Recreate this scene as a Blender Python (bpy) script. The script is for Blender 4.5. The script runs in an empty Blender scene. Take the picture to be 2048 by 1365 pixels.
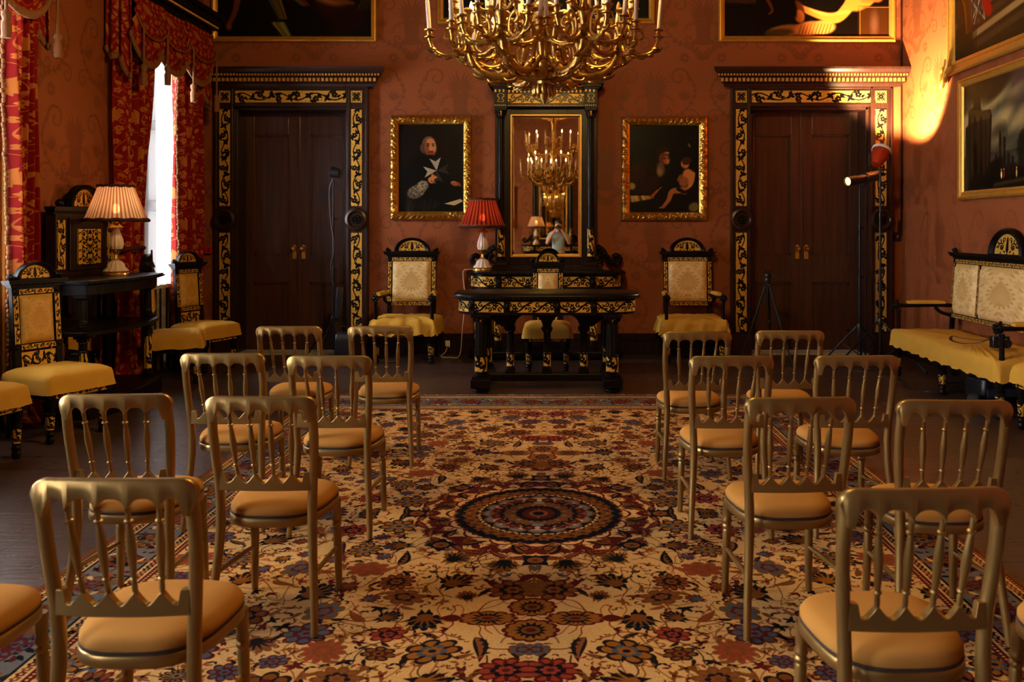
import bpy, bmesh, math, random
import numpy as np
from math import sin, cos, pi, atan2, sqrt, radians
from mathutils import Vector, Matrix

# ------------------------------------------------------------------ camera, world, exposure
SC = bpy.context.scene
COL = SC.collection
F = 1720.0            # focal length in pixels of the 2048 px wide frame
H = 1.52              # eye height
cam_d = bpy.data.cameras.new('camera')
cam = bpy.data.objects.new('camera', cam_d)
COL.objects.link(cam)
cam.location = (0, 0, H)
cam.rotation_euler = (pi/2, 0, 0)
cam_d.sensor_fit = 'HORIZONTAL'
cam_d.sensor_width = 36
cam_d.lens = F/2048*36
cam_d.shift_x = -(1115-1024)/2048
cam_d.shift_y = -(682.5-455)/2048
cam_d.clip_start = 0.02
cam_d.dof.use_dof = True
cam_d.dof.focus_distance = 6.5
cam_d.dof.aperture_fstop = 4.5
SC.camera = cam

SC.view_settings.view_transform = 'Standard'
SC.view_settings.look = 'None'
SC.view_settings.gamma = 1
SC.view_settings.use_curve_mapping = False
SC.view_settings.exposure = EXPOSURE = 0.0
SC.cycles.use_denoising = True
SC.cycles.max_bounces = 8
SC.cycles.diffuse_bounces = 4
SC.cycles.glossy_bounces = 5
SC.cycles.transparent_max_bounces = 12
SC.cycles.sample_clamp_indirect = 6
SC.cycles.caustics_reflective = False
SC.cycles.caustics_refractive = False

world = bpy.data.worlds.new('sky')
SC.world = world
world.use_nodes = True
bg = world.node_tree.nodes['Background']
bg.inputs[0].default_value = (0.90, 0.95, 1.0, 1)
bg.inputs[1].default_value = SKY = 38.0

CHANDELIER_W = 125.0    # watts per hidden candle bulb light
LAMP_W = 4.0
PAR_W = 1250.0
PROFILE_W = 260.0

# room
XL, XR, YB, YF, ZC = -4.24, 4.13, 10.3, -5.2, 5.6
WIN_Y = [8.95, 5.85, 2.75, -0.35, -3.4]
for i, wy in enumerate(WIN_Y):      # sampling portals in the window openings (they give off no light themselves)
    ld = bpy.data.lights.new('window_portal', 'AREA')
    ld.shape = 'RECTANGLE'; ld.size = 1.2; ld.size_y = 3.0
    ld.cycles.is_portal = True
    lo = bpy.data.objects.new('window_portal', ld); COL.objects.link(lo)
    lo.location = (XL-0.5, wy, 2.0)
    lo.rotation_euler = (0, -pi/2, 0)

# ------------------------------------------------------------------ mesh helpers
def srgb(*c):
    if len(c) == 1: c = c[0]
    o = []
    for v in c:
        v = v/255.0
        o.append(v/12.92 if v <= .04045 else ((v+.055)/1.055)**2.4)
    return tuple(o)

class MB:
    """collects faces; build() links ONE mesh object"""
    def __init__(s):
        s.v = []; s.f = []; s.uv = []; s.M = Matrix(); s.mi = []; s.m = 0
    def at(s, M):
        s.M = M; return s
    def add(s, pts, faces, uvs=None):
        b = len(s.v); M = s.M
        s.v.extend([tuple(M @ Vector(p)) for p in pts])
        for k, f in enumerate(faces):
            s.f.append([b+i for i in f]); s.uv.append(uvs[k] if uvs else None); s.mi.append(s.m)
        return s
    def quad(s, a, b, c, d, uv=None):
        return s.add([a, b, c, d], [(0, 1, 2, 3)], [uv] if uv else None)
    def box(s, x0, x1, y0, y1, z0, z1):
        p = [(x0,y0,z0),(x1,y0,z0),(x1,y1,z0),(x0,y1,z0),(x0,y0,z1),(x1,y0,z1),(x1,y1,z1),(x0,y1,z1)]
        return s.add(p, [(3,2,1,0),(4,5,6,7),(0,1,5,4),(1,2,6,5),(2,3,7,6),(3,0,4,7)])
    def cbox(s, cx, cy, cz, sx, sy, sz):
        return s.box(cx-sx/2, cx+sx/2, cy-sy/2, cy+sy/2, cz-sz/2, cz+sz/2)
    def loft(s, rings, cap=True, closed=True, uv=None):
        n = len(rings[0]); p = [q for r in rings for q in r]; f = []; u = []
        m = n if closed else n-1
        for i in range(len(rings)-1):
            for j in range(m):
                k = (j+1) % n
                f.append((i*n+j, i*n+k, (i+1)*n+k, (i+1)*n+j))
                if uv:
                    us, vs = uv
                    u.append([(j/m*us, i/(len(rings)-1)*vs), ((j+1)/m*us, i/(len(rings)-1)*vs), ((j+1)/m*us, (i+1)/(len(rings)-1)*vs), (j/m*us, (i+1)/(len(rings)-1)*vs)])
        if cap and closed:
            f.append(tuple(range(n-1, -1, -1))); f.append(tuple((len(rings)-1)*n+j for j in range(n)))
            if uv: u += [[(0,0)]*n, [(0,0)]*n]
        return s.add(p, f, u if uv else None)
    def lathe(s, prof, n=20, flute=0, depth=0.0, uv=None, cx=0, cy=0, cz=0, cap=True):
        rings = []
        for r, z in prof:
            ring = []
            for j in range(n):
                a = 2*pi*j/n
                rr = r*(1+depth*cos(flute*a)) if flute else r
                ring.append((cx+rr*cos(a), cy+rr*sin(a), cz+z))
            rings.append(ring)
        return s.loft(rings, cap=cap, uv=uv)
    def tube(s, pts, r, n=8, sq=1.0, up=None):
        P = [Vector(p) for p in pts]; rs = r if isinstance(r, (list, tuple)) else [r]*len(P)
        rings = []; ref = Vector(up) if up else None
        for i, p in enumerate(P):
            t = (P[min(i+1, len(P)-1)]-P[max(i-1, 0)]).normalized()
            if ref is None:
                ref = Vector((0,0,1)) if abs(t.z) < .9 else Vector((1,0,0))
            a = (ref - t*ref.dot(t)); a = a.normalized() if a.length > 1e-6 else t.orthogonal().normalized()
            b = t.cross(a)
            if not up: ref = a
            rings.append([tuple(p + (a*cos(2*pi*k/n)*sq + b*sin(2*pi*k/n))*rs[i]) for k in range(n)])
        return s.loft(rings)
    def prism(s, out, y0, y1):
        """outline in the XZ plane extruded from y0 to y1"""
        n = len(out)
        p = [(x, y0, z) for x, z in out]+[(x, y1, z) for x, z in out]
        f = [tuple(range(n)), tuple(range(2*n-1, n-1, -1))]
        f += [((j+1) % n, j, n+j, n+(j+1) % n) for j in range(n)]
        return s.add(p, f)
    def slab(s, out, z0, z1):
        n = len(out)
        p = [(x, y, z0) for x, y in out]+[(x, y, z1) for x, y in out]
        f = [tuple(range(n-1, -1, -1)), tuple(range(n, 2*n))]
        f += [(j, (j+1) % n, n+(j+1) % n, n+j) for j in range(n)]
        return s.add(p, f)
    def grid(s, fn, nu, nv, uv=(1, 1), off=(0, 0)):
        p = []; f = []; u = []
        for i in range(nv+1):
            for j in range(nu+1):
                p.append(fn(j/nu, i/nv))
        for i in range(nv):
            for j in range(nu):
                a = i*(nu+1)+j
                f.append((a, a+1, a+nu+2, a+nu+1))
                q = lambda jj, ii: (off[0]+jj/nu*uv[0], off[1]+ii/nv*uv[1])
                u.append([q(j,i), q(j+1,i), q(j+1,i+1), q(j,i+1)])
        return s.add(p, f, u)
    def ball(s, cx, cy, cz, r, sx=1, sy=1, sz=1, n=12):
        m = max(4, n//2); rings = []
        for i in range(m+1):
            a = -pi/2+pi*i/m; a = max(-pi/2+.06, min(pi/2-.06, a))
            rings.append([(cx+r*sx*cos(a)*cos(2*pi*j/n), cy+r*sy*cos(a)*sin(2*pi*j/n), cz+r*sz*sin(a)) for j in range(n)])
        return s.loft(rings)
    def build(s, name, mats, parent=None, bevel=0, smooth=35, solid=0, sub=0, M=None):
        me = bpy.data.meshes.new(name)
        me.from_pydata(s.v, [], s.f)
        ul = me.uv_layers.new(name='UVMap')
        V = s.v; dat = []
        for k, f in enumerate(s.f):
            if s.uv[k] is not None:
                for q in s.uv[k]: dat.extend(q)
            else:
                a, b, c = V[f[0]], V[f[1]], V[f[2]]
                d = V[f[3 % len(f)]]
                e1 = (c[0]-a[0], c[1]-a[1], c[2]-a[2]); e2 = (d[0]-b[0], d[1]-b[1], d[2]-b[2])
                if len(f) == 3: e2 = (b[0]-a[0], b[1]-a[1], b[2]-a[2])
                nx = abs(e1[1]*e2[2]-e1[2]*e2[1]); ny = abs(e1[2]*e2[0]-e1[0]*e2[2]); nz = abs(e1[0]*e2[1]-e1[1]*e2[0])
                for i in f:
                    p = V[i]
                    if nz >= nx and nz >= ny: dat.extend((p[0], p[1]))
                    elif nx >= ny: dat.extend((p[1], p[2]))
                    else: dat.extend((p[0], p[2]))
        ul.data.foreach_set('uv', dat)
        if not isinstance(mats, (list, tuple)): mats = [mats]
        for m in mats: me.materials.append(m)
        me.polygons.foreach_set('material_index', s.mi)
        if smooth:
            me.shade_smooth()
            me.set_sharp_from_angle(angle=radians(smooth))
        me.update()
        o = bpy.data.objects.new(name, me); COL.objects.link(o)
        if parent is not None: o.parent = parent
        if M is not None: o.matrix_local = M
        if bevel:
            b = o.modifiers.new('bevel', 'BEVEL'); b.width = bevel; b.segments = 2; b.limit_method = 'ANGLE'; b.angle_limit = radians(40)
        if solid:
            b = o.modifiers.new('thickness', 'SOLIDIFY'); b.thickness = solid; b.offset = 0
        if sub:
            b = o.modifiers.new('subdivision', 'SUBSURF'); b.levels = b.render_levels = sub
        return o

def T(x=0, y=0, z=0, rz=0, rx=0, ry=0, s=1):
    return Matrix.Translation((x, y, z)) @ Matrix.Rotation(rz, 4, 'Z') @ Matrix.Rotation(ry, 4, 'Y') @ Matrix.Rotation(rx, 4, 'X') @ Matrix.Scale(s, 4)

def thing(name, label, cat, loc=(0,0,0), rz=0, group=None):
    o = bpy.data.objects.new(name, None); COL.objects.link(o)
    o.location = loc; o.rotation_euler = (0, 0, rz); o.empty_display_size = .1
    return tag(o, label, cat, group)
def tag(o, label, cat, group=None):
    o['label'] = label; o['category'] = cat
    if group: o['group'] = group
    return o
def struct(o):
    o['kind'] = 'structure'; return o
def kids(o): return list(o.children)
def dup(root, loc, rz, label, group=None):
    r = root.copy(); COL.objects.link(r); r.location = loc; r.rotation_euler = (0, 0, rz); r['label'] = label
    if group: r['group'] = group
    for ch in kids(root):
        c = ch.copy(); COL.objects.link(c); c.parent = r
        for g in kids(ch):
            d = g.copy(); COL.objects.link(d); d.parent = c
    return r
def lamp_light(name, kind, loc, w, color, parent=None, radius=.03, **kw):
    ld = bpy.data.lights.new(name, kind); ld.energy = w; ld.color = color
    ld.shadow_soft_size = radius
    for k, v in kw.items(): setattr(ld, k, v)
    lo = bpy.data.objects.new(name, ld); COL.objects.link(lo); lo.location = loc
    if parent is not None: lo.parent = parent
    return lo
def crv(P, n=8):
    """Catmull-Rom through P"""
    P = [np.array(p, float) for p in P]; out = []
    for i in range(len(P)-1):
        a = P[max(i-1, 0)]; b = P[i]; c = P[i+1]; d = P[min(i+2, len(P)-1)]
        for k in range(n):
            t = k/n
            out.append(.5*((2*b)+(c-a)*t+(2*a-5*b+4*c-d)*t*t+(3*b-a-3*c+d)*t**3))
    out.append(P[-1]); return [tuple(q) for q in out]
def lerp(a, b, t): return a+(b-a)*t
RND = random.Random(7)

# ------------------------------------------------------------------ pattern painter (numpy); row 0 is the bottom
class Pic:
    def __init__(s, w, h, base=(0, 0, 0)):
        s.w, s.h = w, h; s.a = np.empty((h, w, 3), np.float32); s.a[:] = base
    def _win(s, x0, x1, y0, y1):
        x0 = max(0, int(x0)-1); x1 = min(s.w, int(x1)+2); y0 = max(0, int(y0)-1); y1 = min(s.h, int(y1)+2)
        if x1 <= x0 or y1 <= y0: return None
        X, Y = np.meshgrid(np.arange(x0, x1)+.5, np.arange(y0, y1)+.5)
        return x0, x1, y0, y1, X, Y
    def _mix(s, w, m, c, a):
        x0, x1, y0, y1 = w[:4]; m = (m*a)[..., None]
        s.a[y0:y1, x0:x1] = s.a[y0:y1, x0:x1]*(1-m)+np.array(c, np.float32)*m
    def ell(s, cx, cy, rx, ry, c, rot=0, soft=1.0, a=1.0):
        R = max(rx, ry)+soft; w = s._win(cx-R, cx+R, cy-R, cy+R)
        if not w: return
        X, Y = w[4]-cx, w[5]-cy; cr, sr = cos(rot), sin(rot)
        u, v = (X*cr+Y*sr)/rx, (-X*sr+Y*cr)/ry
        d = (np.sqrt(u*u+v*v)-1)*min(rx, ry)
        s._mix(w, np.clip(.5-d/soft, 0, 1), c, a)
    def poly(s, P, c, a=1.0, soft=0):
        xs = [p[0] for p in P]; ys = [p[1] for p in P]
        w = s._win(min(xs)-soft, max(xs)+soft, min(ys)-soft, max(ys)+soft)
        if not w: return
        acc = 0
        for ox, oy in ((-.25, -.25), (.25, -.25), (-.25, .25), (.25, .25)):
            X, Y = w[4]+ox, w[5]+oy; ins = np.zeros(X.shape, bool)
            for i in range(len(P)):
                (xa, ya), (xb, yb) = P[i-1], P[i]
                if ya == yb: continue
                ins ^= ((ya > Y) != (yb > Y)) & (X < (xb-xa)*(Y-ya)/(yb-ya)+xa)
            acc = acc+ins
        m = acc/4.0
        if soft:
            k = int(soft)
            for _ in range(2):
                for ax in (0, 1):
                    m = sum(np.roll(m, d, ax) for d in range(-k, k+1))/(2*k+1)
        s._mix(w, m, c, a)
    def line(s, P, w0, w1, c, a=1.0, soft=1.0):
        n = len(P)-1
        ws = [lerp(w0, w1, i/max(n, 1))/2 for i in range(n+1)]
        xs = [p[0] for p in P]; ys = [p[1] for p in P]; R = max(w0, w1)+soft
        w = s._win(min(xs)-R, max(xs)+R, min(ys)-R, max(ys)+R)
        if not w: return
        best = np.full(w[4].shape, 1e9, np.float32)
        for i in range(n):
            (xa, ya), (xb, yb) = P[i], P[i+1]; dx, dy = xb-xa, yb-ya; L = dx*dx+dy*dy+1e-9
            t = np.clip(((w[4]-xa)*dx+(w[5]-ya)*dy)/L, 0, 1)
            d = np.hypot(w[4]-xa-t*dx, w[5]-ya-t*dy)-(ws[i]+(ws[i+1]-ws[i])*t)
            best = np.minimum(best, d)
        s._mix(w, np.clip(.5-best/soft, 0, 1), c, a)
    def leaf(s, x, y, ang, L, W, c, a=1.0, bend=0.0):
        P = []; n = 7
        for sd in (1, -1):
            rng = range(n+1) if sd == 1 else range(n-1, 0, -1)
            for i in rng:
                t = i/n; wd = sin(pi*t**.75)*W/2*sd; b = bend*L*t*t
                P.append((x+cos(ang)*L*t-sin(ang)*(wd+b), y+sin(ang)*L*t+cos(ang)*(wd+b)))
        s.poly(P, c, a)
    def scroll(s, x, y, r, a0, turns, w, c, a=1.0, d=1):
        n = int(14*abs(turns))+6
        P = [(x+r*(1-.85*i/n)*cos(a0+d*2*pi*turns*i/n), y+r*(1-.85*i/n)*sin(a0+d*2*pi*turns*i/n)) for i in range(n+1)]
        s.line(P, w, w*.6, c, a)
    def frond(s, P, L, W, c, step=1, stem=2, a=1.0, taper=True):
        """stem with pairs of leaves"""
        s.line(P, stem, stem*.6, c, a)
        for i in range(1, len(P)-1, step):
            t = atan2(P[i+1][1]-P[i-1][1], P[i+1][0]-P[i-1][0]); k = 1-.6*i/len(P) if taper else 1
            for sd in (1, -1):
                s.leaf(P[i][0], P[i][1], t+sd*.85, L*k, W*k, c, a, bend=-.25*sd)
    def blob(s, x, y, R, n, amp, rot, c, sq=1.0, dr=0.0, a=1.0):
        P = []
        for i in range(n*6):
            t = 2*pi*i/(n*6); q = R*(1-amp+amp*abs(cos(n*t/2))**.7); u, v = q*cos(t), q*sin(t)*sq
            P.append((x+u*cos(dr)-v*sin(dr), y+u*sin(dr)+v*cos(dr)))
        s.poly(P, c, a)
    def rosette(s, x, y, r, n, c, c2=None, rot=0, a=1.0):
        for i in range(n):
            t = rot+2*pi*i/n
            s.ell(x+cos(t)*r*.6, y+sin(t)*r*.6, r*.45, r*1.9/n+.3, c, t, a=a)
        if c2 is not None: s.ell(x, y, r*.35, r*.35, c2, a=a)
    def mirror_x(s):
        h = s.w//2; s.a[:, s.w-h:] = s.a[:, :h][:, ::-1]
    def image(s, name, data=False):
        im = bpy.data.images.new(name, s.w, s.h, float_buffer=False)
        if data: im.colorspace_settings.name = 'Non-Color'
        A = np.ones((s.h, s.w, 4), np.float32); A[..., :3] = np.clip(s.a, 0, 1)
        im.pixels.foreach_set(A.ravel()); im.update(); im.pack()
        return im
# ------------------------------------------------------------------ patterns
W1 = (1, 1, 1); K0 = (0, 0, 0)
def pat_inlay(w, h, n, seed=1, centre=False):
    """black scrolling vine on gilt (white = gilt); the vine runs along h"""
    r = random.Random(seed); p = Pic(w, h, W1); seg = h/n
    S = []
    for i in range(n*12+1):
        t = i/12
        S.append((w*.5+w*.27*sin(pi*t+.4), t*seg))
    p.line(S, w*.10, w*.10, K0)
    for k in range(n):
        sd = 1 if k % 2 == 0 else -1
        cy = (k+.5-.13)*seg; cx = w*.5-sd*w*.16
        R = min(w*.27, seg*.34)
        p.scroll(cx, cy, R, pi/2+sd*pi/2, .95, w*.085, K0, d=sd)
        p.rosette(cx, cy, R*.95, r.choice((5, 6)), K0, None, r.random())
        p.ell(cx, cy, R*.16, R*.16, W1)
        for q in range(4):
            a = r.uniform(0, 2*pi)
            p.leaf(cx+cos(a)*R*.9, cy+sin(a)*R*.9, a+sd*.9, w*.38, w*.22, K0, bend=.35*sd)
        tx = w*.5+w*.27*sin(pi*(k+.98)+.4); ty = (k+.98)*seg
        for q, (aa, L) in enumerate(((.5, .3), (2.4, .26), (-.7, .24), (3.9, .28))):
            p.leaf(tx, ty, aa+r.uniform(-.3, .3), w*L*1.4, w*.23, K0, bend=r.choice((-.35, .35)))
        for q in range(3):
            p.ell(w*r.uniform(.1, .9), (k+r.random())*seg, w*.035, w*.035, K0)
    p.a[:, :max(1, int(w*.035))] = 0; p.a[:, -max(1, int(w*.035)):] = 0
    e = max(1, int(w*.035)); p.a[:e] = 0; p.a[-e:] = 0
    return p
def pat_frieze(w=1200, h=130, n=6):
    """bold running scrolls and leaves of the table friezes"""
    p = Pic(w, h, W1); L = w/n; r = random.Random(4)
    for k in range(n):
        x = k*L; m = 1 if k % 2 == 0 else -1
        Y = lambda v: h*(v if m > 0 else 1-v)
        p.line(crv([(x-L*.05, Y(.12)), (x+L*.25, Y(.2)), (x+L*.5, Y(.55)), (x+L*.78, Y(.86)), (x+L*1.05, Y(.88))], 8), h*.15, h*.15, K0)
        p.scroll(x+L*.30, Y(.66), h*.21, pi*.5*m, 1.1, h*.12, K0, d=m)
        p.scroll(x+L*.74, Y(.34), h*.20, -pi*.5*m, 1.1, h*.12, K0, d=m)
        for a, u, v in ((.6, .36, .42), (2.3, .2, .3), (-.6, .62, .72), (3.7, .66, .5), (1.4, .9, .7), (4.6, .1, .3)):
            p.leaf(x+L*u, Y(v), a*m, h*.34, h*.17, K0, bend=.3*m)
        p.blob(x+L, h*.5, h*.2, 6, .4, 0, K0, 1.6); p.blob(x+L, h*.5, h*.07, 5, .3, 0, W1)
        for q in range(4): p.ell(x+L*r.random(), h*r.uniform(.1, .9), h*.04, h*.04, K0)
    p.a[:6] = 0; p.a[-6:] = 0
    return p
def pat_panel(w, h):
    """symmetrical arabesque panel"""
    p = Pic(w, h, W1); c = K0
    for i in range(4):
        y = h*(.14+.24*i); R = h*.105
        p.scroll(w*.24, y, R, 0 if i % 2 else pi, 1.3, w*.045, c, d=1 if i % 2 else -1)
        p.rosette(w*.24, y, R*.45, 5, c)
        for a in (.3, 1.5, 2.7, 4.2, 5.3):
            p.leaf(w*.24+cos(a)*R, y+sin(a)*R, a+.8, w*.13, w*.06, c, bend=.3)
    p.line(crv([(w*.5, h*.02), (w*.36, h*.2), (w*.46, h*.45), (w*.34, h*.7), (w*.5, h*.97)]), w*.05, w*.03, c)
    for i in range(5):
        p.leaf(w*.5, h*(.08+.19*i), 2.1, w*.16, w*.08, c, bend=-.2)
        p.ell(w*.5, h*(.12+.19*i), w*.05, h*.03, c)
    p.mirror_x()
    e = max(2, int(w*.02)); p.a[:e] = 0; p.a[-e:] = 0; p.a[:, :e] = 0; p.a[:, -e:] = 0
    return p
def pat_fan():
    """tympanum of the chair pediments: half disc"""
    w, h = 240, 120; p = Pic(w, h, W1); c = K0
    p.scroll(w*.27, h*.34, h*.24, pi, 1.2, 9, c, d=-1)
    p.rosette(w*.27, h*.34, h*.12, 5, c)
    p.scroll(w*.36, h*.68, h*.14, 0, 1.1, 7, c)
    for a in (1.0, 1.7, 2.4, 3.1, 4.5, 5.5):
        p.leaf(w*.27+cos(a)*h*.22, h*.34+sin(a)*h*.22, a, h*.22, h*.1, c, bend=.2)
    p.frond([(w*.5, h*(.02+.09*i)) for i in range(10)], h*.22, h*.11, c, stem=10)
    p.ell(w*.5, h*.5, 12, 17, c)
    p.mirror_x(); return p
def pat_tile(n=160):
    p = Pic(n, n, W1); c = n/2
    p.rosette(c, c, n*.26, 8, K0); p.ell(c, c, n*.05, n*.05, W1)
    for i in range(8):
        a = pi/8+i*pi/4
        p.leaf(c+cos(a)*n*.22, c+sin(a)*n*.22, a, n*.22, n*.11, K0)
        p.ell(c+cos(a+.4)*n*.4, c+sin(a+.4)*n*.4, 4, 4, K0)
    for i in range(4): p.leaf(c, c, i*pi/2+pi/4, n*.62, n*.12, K0)
    p.a[:5] = 0; p.a[-5:] = 0; p.a[:, :5] = 0; p.a[:, -5:] = 0
    return p
def pat_keyhole(w=110, h=150):
    p = Pic(w, h, K0)
    P = crv([(w*.3, h*.12), (w*.2, h*.22), (w*.36, h*.5), (w*.16, h*.68), (w*.3, h*.9), (w*.7, h*.9), (w*.84, h*.68), (w*.64, h*.5), (w*.8, h*.22), (w*.7, h*.12), (w*.3, h*.12)], 5)
    p.line(P, 9, 9, W1)
    for k in range(5): p.line([(0, h*(.1+.2*k)), (w, h*(.1+.2*k))], 5, 5, K0)
    return p
def pat_wall():
    """large figured damask; 0 ground, 1 figure"""
    w, h = 640, 960; p = Pic(w, h, K0); c = W1
    def half(y0):
        p.frond(crv([(w*.5, y0+.02*h), (w*.40, y0+.1*h), (w*.2, y0+.16*h), (w*.08, y0+.3*h), (w*.16, y0+.42*h)], 7), 46, 20, c, 2, 13)
        p.scroll(w*.25, y0+.40*h, 70, 3.4, 1.25, 15, c, d=-1)
        p.scroll(w*.11, y0+.13*h, 48, 1.2, 1.2, 12, c)
        p.poly([(w*.42, y0+.30*h), (w*.43, y0+.17*h), (w*.36, y0+.13*h), (w*.5, y0+.12*h), (w*.5, y0+.30*h)], c)
        p.scroll(w*.36, y0+.165*h, 32, -1, 1.1, 13, c, d=-1)
        for k in range(7):
            a = pi/2+.13+k*.24
            p.leaf(w*.5, y0+.31*h, a, 150-k*12, 20, c, bend=.12)
        for k in range(5):
            p.leaf(w*.2, y0+.24*h, 1.0+k*.38, 78, 18, c, bend=.1)
        p.frond(crv([(w*.44, y0+.28*h), (w*.34, y0+.26*h), (w*.30, y0+.21*h)], 5), 30, 12, c, 2, 7)
        p.rosette(w*.31, y0+.035*h, 34, 7, c); p.ell(w*.31, y0+.035*h, 9, 9, K0)
    half(0); half(h*.5)
    # the second half is shifted by half a repeat
    p.mirror_x()
    p.a[h//2:] = np.roll(p.a[h//2:], w//2, 1)
    return p
def pat_curtain():
    w, h = 320, 480; p = Pic(w, h, K0); c = W1
    for y0 in (0, h*.5):
        p.line(crv([(w*.5, y0), (w*.2, y0+.07*h), (w*.06, y0+.2*h), (w*.2, y0+.38*h), (w*.5, y0+.5*h)], 8), 4, 4, c, .8)
        for k in range(6):
            a = pi/2+.2+k*.36
            p.leaf(w*.5, y0+.2*h, a, 70-k*5, 27, c, bend=.2)
        for k in range(4): p.leaf(w*.5, y0+.2*h, -pi/2-.2-k*.45, 44, 18, c, bend=.25)
        p.scroll(w*.33, y0+.14*h, 24, 2, 1.3, 5, c, .9); p.scroll(w*.35, y0+.36*h, 22, 4, 1.3, 5, c, .9, d=-1)
        for x, y, n in ((.1, .06, 5), (.27, .45, 5), (.08, .36, 6), (.38, .04, 5)):
            p.rosette(w*x, y0+h*y, 19, n, c); p.ell(w*x, y0+h*y, 4, 4, K0)
        for x, y, a in ((.15, .13, 2), (.3, .25, .5), (.1, .45, 1.2), (.4, .42, 3.6), (.22, .3, 4)):
            p.leaf(w*x, y0+h*y, a, 42, 22, c, bend=.3)
    p.mirror_x(); p.a[h//2:] = np.roll(p.a[h//2:], w//2, 1)
    return p
def pat_seat():
    """woven damask of a back panel; medallion in the middle"""
    w, h = 300, 320; p = Pic(w, h, (.5, .5, .5)); c = W1; d = K0
    P = crv([(w*.5, h*.86), (w*.3, h*.66), (w*.2, h*.48), (w*.3, h*.3), (w*.5, h*.24)], 9)
    p.line(P, 34, 26, c)
    for i in range(3, len(P)-1, 4): p.leaf(P[i][0], P[i][1], pi*.8+i*.03, 40, 20, c, bend=.2); p.leaf(P[i][0], P[i][1], -.3+i*.04, 26, 14, d)
    p.poly([(w*.5, h*.76), (w*.34, h*.58), (w*.3, h*.46), (w*.38, h*.34), (w*.5, h*.3)], d)
    for k in range(8): p.leaf(w*.5, h*.36, pi/2+.1+k*.22, 105-k*6, 9, (.35,)*3)
    for x, y in ((.1, .85), (.18, .9), (.06, .3), (.12, .15), (.3, .1), (.24, .84), (.4, .12), (.07, .6)):
        p.rosette(w*x, h*y, 24, 6, c); p.leaf(w*x, h*y, .6, 40, 16, d)
    p.mirror_x(); return p

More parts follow.
